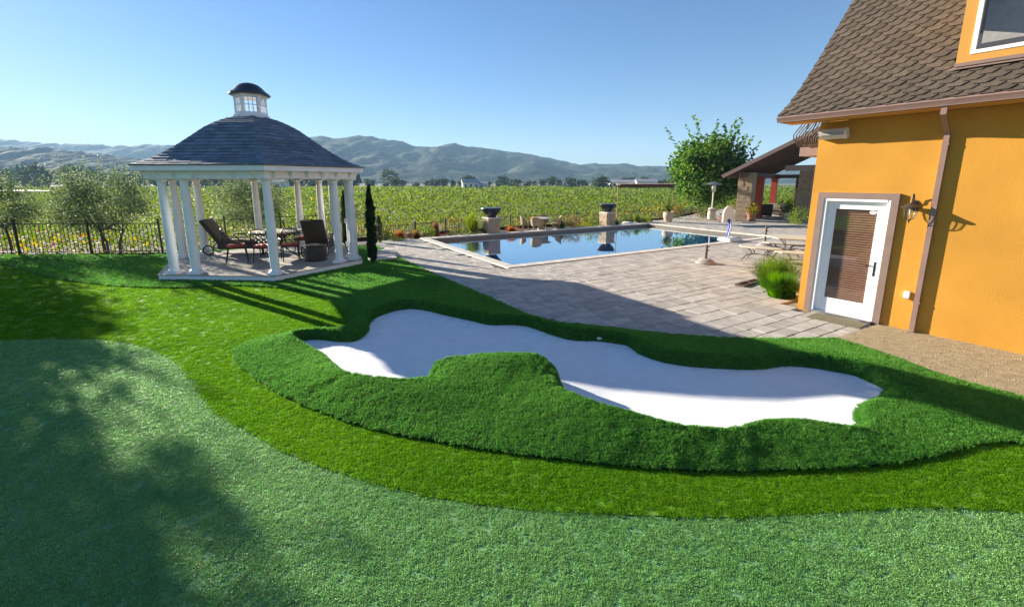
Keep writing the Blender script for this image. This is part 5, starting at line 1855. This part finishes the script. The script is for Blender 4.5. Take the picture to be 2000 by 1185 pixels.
# ------------------------------------------------------------------ patio heater, bistro set
ph = empty('patio_heater', (12.75, 27.75, 0), 0, 'tall cream mushroom patio heater by the stone porch pillar', 'heater')
MB().lathe([(0.27, 0), (0.28, 0.04), (0.26, 0.08), (0.24, 0.5), (0.22, 0.74), (0.12, 0.78)], 24).build('base', 'enamel_cream', ph, 40)
MB().lathe([(0.045, 0.76), (0.045, 1.75)], 14).build('pole', 'enamel_cream', ph, 40)
MB().lathe([(0.06, 1.74), (0.11, 1.80), (0.125, 2.15), (0.10, 2.22)], 18).build('burner', 'steel', ph, 40)
MB().lathe([(0.47, 2.22), (0.48, 2.235), (0.40, 2.30), (0.25, 2.37), (0.08, 2.41), (0.01, 2.415)], 28).build('reflector', 'steel', ph, 40)
bt = empty('bistro_table', (12.35, 27.0, 0), 0, 'small round brown bistro table in front of the patio heater', 'table')
MB().lathe([(0.36, 0.66), (0.37, 0.675), (0.36, 0.69)], 24).build('table_top', 'timber', bt, 40)
for k in range(3):
    a = k * 2.094
    MB().tube([(0.26 * math.cos(a), 0.26 * math.sin(a), 0.66), (0.05 * math.cos(a), 0.05 * math.sin(a), 0.35), (0.30 * math.cos(a), 0.30 * math.sin(a), 0)], 0.02, 6).build('leg', 'tan_wicker', bt, 60)
def bistro_chair(loc, rz, label):
    t = empty('bistro_chair', loc, rz, label, 'chair', 'bistro chairs by the heater')
    MB().lathe([(0.20, 0.43), (0.21, 0.445), (0.2, 0.46)], 20).build('seat', 'rust_red', t, 40)
    MB().tube([(-0.18, -0.1, 0.44), (-0.19, -0.18, 0.7), (-0.1, -0.21, 0.86), (0.1, -0.21, 0.86), (0.19, -0.18, 0.7), (0.18, -0.1, 0.44)], 0.014, 6).build('backrest', 'tan_wicker', t, 60)
    for sx in (-1, 1):
        for sy in (-1, 1):
            MB().tube([(sx * 0.13, sy * 0.13, 0.44), (sx * 0.19, sy * 0.2, 0)], 0.014, 6).build('leg', 'tan_wicker', t, 60)
bistro_chair((11.65, 27.15, 0), R(-90), 'small chair left of the brown bistro table')
bistro_chair((12.95, 26.7, 0), R(70), 'small chair right of the brown bistro table')

# ------------------------------------------------------------------ pool basketball hoop, umbrella bases, picnic set
bh = empty('pool_basketball_hoop', (8.95, 17.75, 0.0), R(30), 'poolside basketball hoop with rounded cream backboard and blue curved pole', 'basketball hoop')
MB().box((0.0, -0.05, 0.075), (0.85, 0.55, 0.15), ch=0.045).build('base', 'white_plastic', bh, 50)
pole = MB().tube([(-0.12, 0.0, 0.13), (-0.11, -0.03, 0.35), (-0.04, -0.04, 0.62), (-0.02, 0.02, 0.82)], 0.065, 12).build('pole', 'blue_plastic', bh, 50)
MB().tube([(-0.15, -0.055, 0.15), (-0.14, -0.085, 0.35), (-0.07, -0.098, 0.62), (-0.05, -0.04, 0.80)], 0.024, 8).build('stripe', 'white_plastic', pole, 50)
pr2 = [(-0.36, -0.20), (0.36, -0.20)] + [(0.36 * math.cos(a), 0.05 + 0.40 * math.sin(a)) for a in np.linspace(0, math.pi, 18)]
q = MB().prism(pr2, -0.03, 0.03, M=Matrix.Translation((-0.02, 0.10, 0.98)) @ Matrix.Rotation(R(90), 4, 'X'))
q.build('backboard', 'cream_plastic', bh)
MB().tube([(-0.02 + 0.19 * math.cos(u * math.pi / 10), 0.33 + 0.19 * math.sin(u * math.pi / 10), 0.90) for u in range(20)], 0.014, 6, closed=True).build('rim', 'rust_red', bh, 60)
MB().box((-0.02, 0.05, 0.83), (0.10, 0.08, 0.12), ch=0.01).build('bracket', 'black_iron', bh)

def umbrella_base(loc, label, poleh, withdisc=True):
    t = empty('umbrella_base', loc, 0, label, 'umbrella base', 'umbrella bases on the patio')
    MB().lathe([(0.27, 0.0), (0.285, 0.02), (0.27, 0.055), (0.22, 0.075)], 28).build('foot', 'grey_concrete', t, 40)
    MB().lathe([(0.20, 0.076), (0.21, 0.10), (0.16, 0.13), (0.06, 0.145)], 24).build('collar', 'grey_concrete', t, 40)
    MB().lathe([(0.038, 0.14), (0.038, poleh)], 14).build('tube', 'pole_brown', t, 40)
    for z in (poleh - 0.06, poleh - 0.17):
        MB().tube([(0.03, 0, z), (0.085, 0, z)], [0.012, 0.018], 8).build('knob', 'pole_brown', t, 60)
umbrella_base((5.80, 12.75, 0), 'empty concrete umbrella base with brown pole alone on the patio', 0.56)
umbrella_base((9.6, 16.3, 0), 'brown umbrella pole rising behind the cream picnic bench', 0.75)

def scroll_leg(mb, x, y_, h, ang, r=0.016, k=1.0):
    c, s = math.cos(ang), math.sin(ang)
    P_ = [(0.02, h), (-0.10 * k, h * 0.78), (-0.14 * k, h * 0.60), (-0.04 * k, h * 0.48), (0.10 * k, h * 0.34), (0.20 * k, h * 0.12), (0.24 * k, 0.0)]
    mb.tube([(x + c * p, y_ + s * p, z) for p, z in P_], r, 7)
def iron_table(loc, rz, rx_, ry_, h, label, name='picnic_table', cat='table', sides=6, group=None):
    t = empty(name, loc, rz, label, cat, group)
    pl = [(rx_ * math.cos(2 * math.pi * k / sides), ry_ * math.sin(2 * math.pi * k / sides)) for k in range(sides)]
    top = MB().prism(pl, h - 0.024, h)
    top.build('table_top' if cat == 'table' else 'seat', 'cream_top', t)
    MB().prism([(x * 0.93, y_ * 0.93) for x, y_ in pl], h - 0.04, h - 0.025).build('rim', 'pole_brown', t)
    for k in range(4):
        a = math.pi / 4 + k * math.pi / 2
        mb = MB()
        scroll_leg(mb, rx_ * 0.62 * math.cos(a), ry_ * 0.62 * math.sin(a), h - 0.05, math.atan2(ry_ * math.sin(a), rx_ * math.cos(a)), 0.015, 0.75 if cat != 'table' else 1.1)
        mb.build('leg', 'pole_brown', t, 60)
    MB().tube([(rx_ * 0.55, ry_ * 0.45, h * 0.42), (0, 0, h * 0.5), (-rx_ * 0.55, -ry_ * 0.45, h * 0.42)], 0.012, 6).build('stretcher', 'pole_brown', t, 60)
    MB().tube([(-rx_ * 0.55, ry_ * 0.45, h * 0.42), (0, 0, h * 0.5 + 0.01), (rx_ * 0.55, -ry_ * 0.45, h * 0.42)], 0.012, 6).build('stretcher', 'pole_brown', t, 60)
    return t
iron_table((8.75, 13.15, 0), R(-35), 0.95, 0.75, 0.74, 'large cream stone table on scrolled iron legs beside the yellow house')
iron_table((7.62, 13.15, 0), R(-50), 0.62, 0.34, 0.43, 'cream bench with scrolled iron legs nearest the umbrella base', 'picnic_bench', 'bench', 8, 'cream benches round the iron table')
iron_table((8.15, 12.15, 0), R(-25), 0.60, 0.30, 0.43, 'cream bench behind the ornamental grass', 'picnic_bench', 'bench', 8, 'cream benches round the iron table')
iron_table((8.95, 14.1, 0), R(-28), 0.62, 0.30, 0.43, 'cream bench on the far side of the large cream table', 'picnic_bench', 'bench', 8, 'cream benches round the iron table')

# brown wooden loop lying by the grass
wl = empty('wooden_frame', (5.70, 10.12, 0.02), math.atan2(0.66, 0.9), 'narrow brown wooden frame lying on the pavers beside the ornamental grass', 'frame')
for y_ in (-0.09, 0.09):
    MB().box((0, y_, 0), (0.95, 0.045, 0.04)).build('rail', 'timber', wl)
for x in (-0.45, 0.0, 0.45):
    MB().box((x, 0, 0.001), (0.045, 0.134, 0.036)).build('crossbar', 'timber', wl)

# stepping slabs beside the gazebo
for k, (x, y_, w_, h_) in enumerate([(-4.05, 13.35, 0.85, 0.34), (-4.15, 13.85, 0.85, 0.34), (-4.35, 14.35, 0.85, 0.34), (-4.55, 14.85, 0.85, 0.34)]):
    q = MB().box((0, 0, 0), (w_, h_, 0.05), ch=0.008).build('stepping_slab', 'coping')
    q.location = (x, y_, 0.045)
    q.rotation_euler = (0, 0, R(28))
    tag(q, 'pale %s stepping slab in the turf right of the gazebo' % ('nearest', 'second nearest', 'third nearest', 'farthest')[k], 'paving slab', 'stepping slabs by the gazebo')
# white plastic flag pins on the bunker lip
for k, (x, y_, lb) in enumerate([(1.36, 6.40, 'tiny white marker at the back lip of the bunker centre'), (4.26, 5.33, 'tiny white marker at the right end of the bunker lip')]):
    q = MB().box((0, 0, 0), (0.07, 0.03, 0.05), ch=0.006).build('bunker_marker', 'white_plastic')
    q.location = (x, y_, 0.0)
    tag(q, lb, 'marker')

# ------------------------------------------------------------------ iron fence
fence = empty('iron_fence', (0, 0, 0), 0, 'low black iron picket fence along the edge of the garden', 'fence')
pk = MB().box((0, 0, 0.52), (0.013, 0.013, 0.98)).mesh('picket', 'black_iron')
psm = MB()
psm.box((0, 0, 0.58), (0.055, 0.055, 1.22))
psm.lathe([(0.04, 0), (0.045, 0.02), (0.02, 0.05), (0.002, 0.07)], 8, (0, 0, 1.19))
pst = psm.mesh('post', 'black_iron')
pj = MB()
np_ = 0
for i in range(len(FENCE) - 1):
    p, q = Vector((*FENCE[i], 0)), Vector((*FENCE[i + 1], 0))
    d = q - p
    L = d.length
    ang = math.atan2(d.y, d.x)
    nb = max(1, round(L / 2.35))
    for k in range(nb):
        a, b_ = p.lerp(q, k / nb), p.lerp(q, (k + 1) / nb)
        fz_ = -0.62 if i >= 3 else 0.0
        link('post', pst, fence, (a.x, a.y, -0.06 + fz_), ang)
        mid = (a + b_) / 2
        sl = (b_ - a).length
        for z in (0.10, 1.03):
            MB().box((0, 0, 0), (sl - 0.056, 0.026, 0.026)).build('rail', 'black_iron', fence, loc=(mid.x, mid.y, z + fz_)).rotation_euler = (0, 0, ang)
        m_ = int(sl / 0.125)
        for j in range(1, m_):
            c = a.lerp(b_, j / m_)
            if np_ < 300 and i < 5:
                link('picket', pk, fence, (c.x, c.y, fz_), ang)
                np_ += 1
            else:
                pj.box((c.x, c.y, 0.52 + fz_), (0.012, 0.012, 0.98), ang)
o = pj.build('picket_field', 'black_iron', fence)
o['kind'] = 'stuff'

# ------------------------------------------------------------------ vineyard
prop = [(-60, -40)] + [(-60, 12.0)] + outer + [(60, 60), (60, -40)]
VA = R(9)
vd = np.array((math.cos(VA), math.sin(VA)))
vn = np.array((-math.sin(VA), math.cos(VA)))
LVt, LFt, LCt = [], [], []
nv = 0
off = 9.0
while off < 232:
    D = off
    s = min(1.0, max(0.12, 0.0047 * D))
    half = 1.45 * D + 8
    n = int(2 * half * 1.75 * 1.05 / (s * s) * (0.50 if D > 40 else 0.66))
    n = min(n, 12000)
    a = RNG.uniform(-half, half, n)
    x = vd[0] * a + vn[0] * off
    y_ = vd[1] * a + vn[1] * off
    ok = ~in_poly(x, y_, prop)
    dd, _, _ = seg_dist(x, y_, outer)
    ok &= (dd > 1.6) & (y_ > 10)
    x, y_, a = x[ok], y_[ok], a[ok]
    n = len(x)
    if n:
        hgt = 1.0 + 0.10 * np.sin(a * 1.3 + off) + 0.14 * np.sin(a * 0.47 + off * 2)
        t = RNG.random(n) ** 0.75
        wv = RNG.normal(size=n) * (0.42 + 0.18 * np.sin(t * 3.14))
        z = -1.0 + 0.15 + t * hgt
        P_ = np.column_stack([x + vn[0] * wv, y_ + vn[1] * wv, z])
        aut = np.clip(1.2 - dd[ok] / 6.0, 0.005, 0.62) * (0.6 + 0.5 * np.sin(a * 0.8 + off))
        c1 = leaf_cols(n, VINE, [0.36, 0.34, 0.22, 0.07, 0.01], 0.15)
        c2 = leaf_cols(n, AUT, [0.34, 0.14, 0.07, 0.25, 0.15, 0.05])
        c = np.where((RNG.random(n) < aut)[:, None], c2, c1)
        V, F, Cc = leaves(P_, RNG.uniform(0.7, 1.3, n) * s, c, 0.85, fold=0.12)
        LVt.append(V)
        LFt.append(F + nv)
        LCt.append(Cc)
        nv += len(V)
    off += 1.9 if D < 110 else 3.0
me = np_mesh('vineyard', np.concatenate(LVt), np.concatenate(LFt), 'leaf', np.concatenate(LCt))
tag(link('vineyard', me), 'broad green vineyard with yellowing rows near the fence', 'vineyard', kind='stuff')
pond = sheet('pond', [(-150, 104), (-128, 96), (-108, 93), (-100, 96), (-112, 104), (-140, 113)], 0.42, 'pale_water')

# ------------------------------------------------------------------ far tree line, farm buildings
FT = [(0.035, 0.065, 0.025), (0.05, 0.085, 0.03), (0.025, 0.045, 0.02), (0.065, 0.095, 0.04)]
def far_tree_mesh(seed, slim=1.0):
    pts, cc = clumped(26, 14, (3.0 * slim, 3.0 * slim, 2.7), (0, 0, 3.6), (0.75 * slim, 0.75 * slim, 0.6), zmin=0.6)
    V, F, Cc = leaves(pts, RNG.uniform(0.7, 1.3, len(pts)) * 1.05, leaf_cols(len(pts), FT), 0.8)
    cme = np_mesh('crown', V, F, 'leaf_far', Cc)
    tme = MB().tube([(0, 0, -1.2), (0.1, 0, 1.5), (0, 0.1, 3.5)], [0.35, 0.28, 0.12], 6).mesh('trunk', 'bark', 60)
    return cme, tme
fts = [far_tree_mesh(k, sl) for k, sl in enumerate((1.0, 1.25, 0.75, 1.1))]
def far_tree(x, y_, s, k, label, group):
    t = empty('far_tree', (x, y_, -1.0), random.uniform(0, 6), label, 'tree', group)
    t.scale = (s, s, s * random.uniform(0.85, 1.15))
    link('crown', fts[k % 4][0], t)
    link('trunk', fts[k % 4][1], t)
rt_ = random.Random(11)
GL = 'dark rounded tree in the far tree line across the vineyard'
k = 0
x = -80
while x < 112:
    far_tree(x, 246 + rt_.uniform(-14, 22), rt_.uniform(0.5, 1.05), rt_.randrange(4), GL, 'far tree line')
    x += rt_.uniform(3.0, 6.5)
for x, y_, s, lb in [(-21.5, 205, 0.8, 'tree rising just behind the far white farm house'), (-12.0, 207, 0.55, 'small tree right of the pale shed by the far farm house'), (27, 200, 0.75, 'lone tree in the vineyard right of the far farm house'), (38, 190, 0.9, 'larger of two trees standing together in the vineyard'), (41.5, 191, 0.7, 'smaller of two trees standing together in the vineyard')]:
    far_tree(x, y_, s, rt_.randrange(4), lb, 'trees in the vineyard')
# the wood below the left hills reads as one mass
wp_, ws_ = [], []
x = -360
while x < -85:
    s = rt_.uniform(1.2, 2.2)
    c_, _ = clumped(20, 12, (3.0 * s, 3.0 * s, 2.6 * s), (x, 262 + rt_.uniform(-25, 60), -1 + 3.0 * s), 0.7 * s, zmin=-0.5)
    wp_.append(c_)
    x += rt_.uniform(1.8, 3.8)
wp_ = np.concatenate(wp_)
o = foliage('distant_wood', None, wp_, RNG.uniform(0.8, 1.4, len(wp_)) * 1.7, FT, aspect=0.8, m='leaf_far')
tag(o, 'dark hazy wood at the foot of the left hills', 'wood', kind='stuff')
t = empty('far_conifer', (79, 215, -1.0), 0, 'dark pointed conifer at the right end of the far tree line', 'tree')
z = RNG.random(520)
a = RNG.uniform(0, 6.283, 520)
rr2 = 2.3 * (1 - z) * RNG.uniform(0.6, 1.0, 520) + 0.15
foliage('crown', t, np.column_stack([rr2 * np.cos(a), rr2 * np.sin(a), 1.0 + z * 9.3]), 0.75, [(0.02, 0.045, 0.02), (0.03, 0.06, 0.028)], m='leaf_far')
MB().tube([(0, 0, 0), (0, 0, 9)], [0.3, 0.05], 6).build('trunk', 'bark', t)

def farm(x, y_, w_, d_, h_, rh, rz, label, roofm='far_roof'):
    t = empty('farm_building', (x, y_, -1.0), rz, label, 'building')
    MB().box((0, 0, h_ / 2), (w_, d_, h_)).build('wall', 'far_wall', t)
    MB().add([(-w_ / 2 - .3, -d_ / 2 - .4, h_), (w_ / 2 + .3, -d_ / 2 - .4, h_), (w_ / 2 + .3, d_ / 2 + .4, h_), (-w_ / 2 - .3, d_ / 2 + .4, h_), (-w_ / 2 - .3, 0, h_ + rh), (w_ / 2 + .3, 0, h_ + rh)], [(0, 1, 5, 4), (2, 3, 4, 5), (0, 4, 3), (1, 2, 5), (3, 2, 1, 0)]).build('roof', roofm, t)
    for k in range(3):
        MB().box((-w_ / 3 + k * w_ / 3, -d_ / 2 - 0.02, h_ * 0.55), (w_ * 0.12, 0.06, h_ * 0.35)).build('window', 'interior', t)
farm(-18.6, 196, 7, 5, 3.0, 1.6, R(12), 'white farm house in front of the trees at the far side of the vineyard')
farm(-13.5, 199, 5, 4, 2.4, 1.2, R(-8), 'small pale shed right of the far white farm house')
farm(57, 226, 16, 8, 3.2, 1.2, R(4), 'long pale barn roof in the far tree line above the slatted shade frame')
farm(67, 220, 10, 6, 3.4, 1.4, R(-6), 'pale barn left of the far conifer')
farm(-105, 190, 14, 8, 3.0, 1.6, R(8), 'pale farm building far left beyond the olive tree')
farm(31, 238, 8, 6, 3.6, 1.6, R(0), 'white farm house half hidden by the far trees right of centre')

# ------------------------------------------------------------------ hills
def hill_mat(name, c1, c2, c3):
    m, nt, out = new_mat(name)
    f = noise_fac(nt, 0.012, detail=6, rough=0.62)
    f2 = noise_fac(nt, 0.09, detail=4, rough=0.7)
    c = ramp(nt, f, [(0.40, c1), (0.56, c2), (0.70, c3)])
    c = mixc(nt, 0.55, c, ramp(nt, f2, [(0.3, (0.35, 0.4, 0.35)), (0.7, (1.0, 1.0, 1.0))]), 'MULTIPLY')
    b = N(nt, 'ShaderNodeBsdfPrincipled')
    b.inputs['Roughness'].default_value = 0.95
    b.inputs['Specular IOR Level'].default_value = 0.1
    bp = N(nt, 'ShaderNodeBump')
    bp.inputs['Strength'].default_value = 1.0
    bp.inputs['Distance'].default_value = 26.0
    nt.links.new(noise_fac(nt, 0.011, detail=7, rough=0.6), bp.inputs['Height'])
    nt.links.new(bp.outputs[0], b.inputs['Normal'])
    nt.links.new(c, b.inputs['Base Color'])
    nt.links.new(b.outputs[0], out.inputs[0])
hill_mat('hill_forest', (0.03, 0.05, 0.03), (0.05, 0.07, 0.04), (0.16, 0.155, 0.10))
hill_mat('hill_dark', (0.018, 0.03, 0.02), (0.025, 0.04, 0.025), (0.035, 0.05, 0.03))
from mathutils import noise as mnoise
def ridge(name, prof, Y, front, back, m, seed, rough_, nx=420, ny=56, tree_=2.0):
    xs_ = np.linspace(prof[0][0], prof[-1][0], nx)
    zs_ = np.interp(xs_, [p[0] for p in prof], [p[1] for p in prof])
    zs_ = zs_ + np.array([mnoise.fractal(Vector((x_ * 0.016, seed, 0.3)), 0.75, 2.1, 5) for x_ in xs_]) * zs_ * 0.055
    vs, fs = [], []
    for j in range(ny):
        t = j / (ny - 1)
        yv = Y - front + (front + back) * t
        tr_ = front / (front + back)
        sh = (t / tr_) if t < tr_ else 1 - (t - tr_) / (1 - tr_)
        for i in range(nx):
            P3 = Vector((xs_[i] * 0.0045 + seed, yv * 0.0045, seed * 2.0))
            nz = mnoise.ridged_multi_fractal(P3, 0.9, 2.2, 6, 1.0, 2.0) - 1.1
            fz = mnoise.fractal(Vector((xs_[i] * 0.05 + seed, yv * 0.05, 1.7)), 0.7, 2.0, 4)
            k = max(0, sh) ** 1.1
            h_ = zs_[i] * k + nz * rough_ * 3.4 * (0.10 + 1.9 * (1 - k) * k) + fz * tree_ * min(1, k * 5)
            vs.append((xs_[i], yv, max(-1.5, h_) if j not in (0, ny - 1) else -1.5))
    for j in range(ny - 1):
        for i in range(nx - 1):
            a = j * nx + i
            fs.append((a, a + 1, a + nx + 1, a + nx))
    mb = MB()
    mb.v, mb.f = vs, fs
    o = mb.build(name, m, None, 180)
    o['kind'] = 'structure'
ridge('hills', [(-950, 60), (-895, 83), (-773, 104), (-653, 122), (-578, 130), (-519, 126), (-459, 137.6), (-414, 136), (-356, 123), (-297, 106), (-223, 103), (-178, 110), (-141, 109), (-104, 100), (-30, 87), (60, 78.7), (135, 64), (195, 54), (270, 55.4), (360, 48), (465, 46.6), (600, 42), (751, 39), (1050, 39), (1650, 46)], 1300, 520, 300, 'hill_forest', 1.3, 11)
ridge('hills', [(-1500, 66), (-1098, 65), (-1007, 66), (-916, 62), (-880, 60), (-833, 63.6), (-816, 58), (-780, 54), (-735, 49), (-690, 45), (-645, 38), (-591, 27), (-537, 16), (-480, 6)], 800, 260, 200, 'hill_dark', 4.1, 2, nx=420, ny=40, tree_=3.0)
ridge('hills', [(-2450, 180), (-2323, 179), (-2131, 172), (-1940, 162), (-1825, 153), (-1653, 140), (-1459, 138), (-1303, 138), (-1129, 130), (-937, 108), (-782, 89), (-600, 70)], 1700, 500, 300, 'hill_forest', 7.7, 12, nx=260, ny=36)

# ------------------------------------------------------------------ air
HZ = 2760
hz = MB().box((0, 0, 104), (2 * HZ, 2 * HZ, 212)).build('haze', 'interior')
hm, nt, out = new_mat('air')
pvn = N(nt, 'ShaderNodeVolumePrincipled')
pvn.inputs['Color'].default_value = (0.44, 0.72, 1.0, 1)
pvn.inputs['Density'].default_value = 0.0003
pvn.inputs['Anisotropy'].default_value = 0.0
nt.links.new(pvn.outputs[0], out.inputs['Volume'])
hz.data.materials.clear()
hz.data.materials.append(hm)
hz['kind'] = 'stuff'
hz['label'] = 'pale blue haze over the valley'
hz['category'] = 'haze'
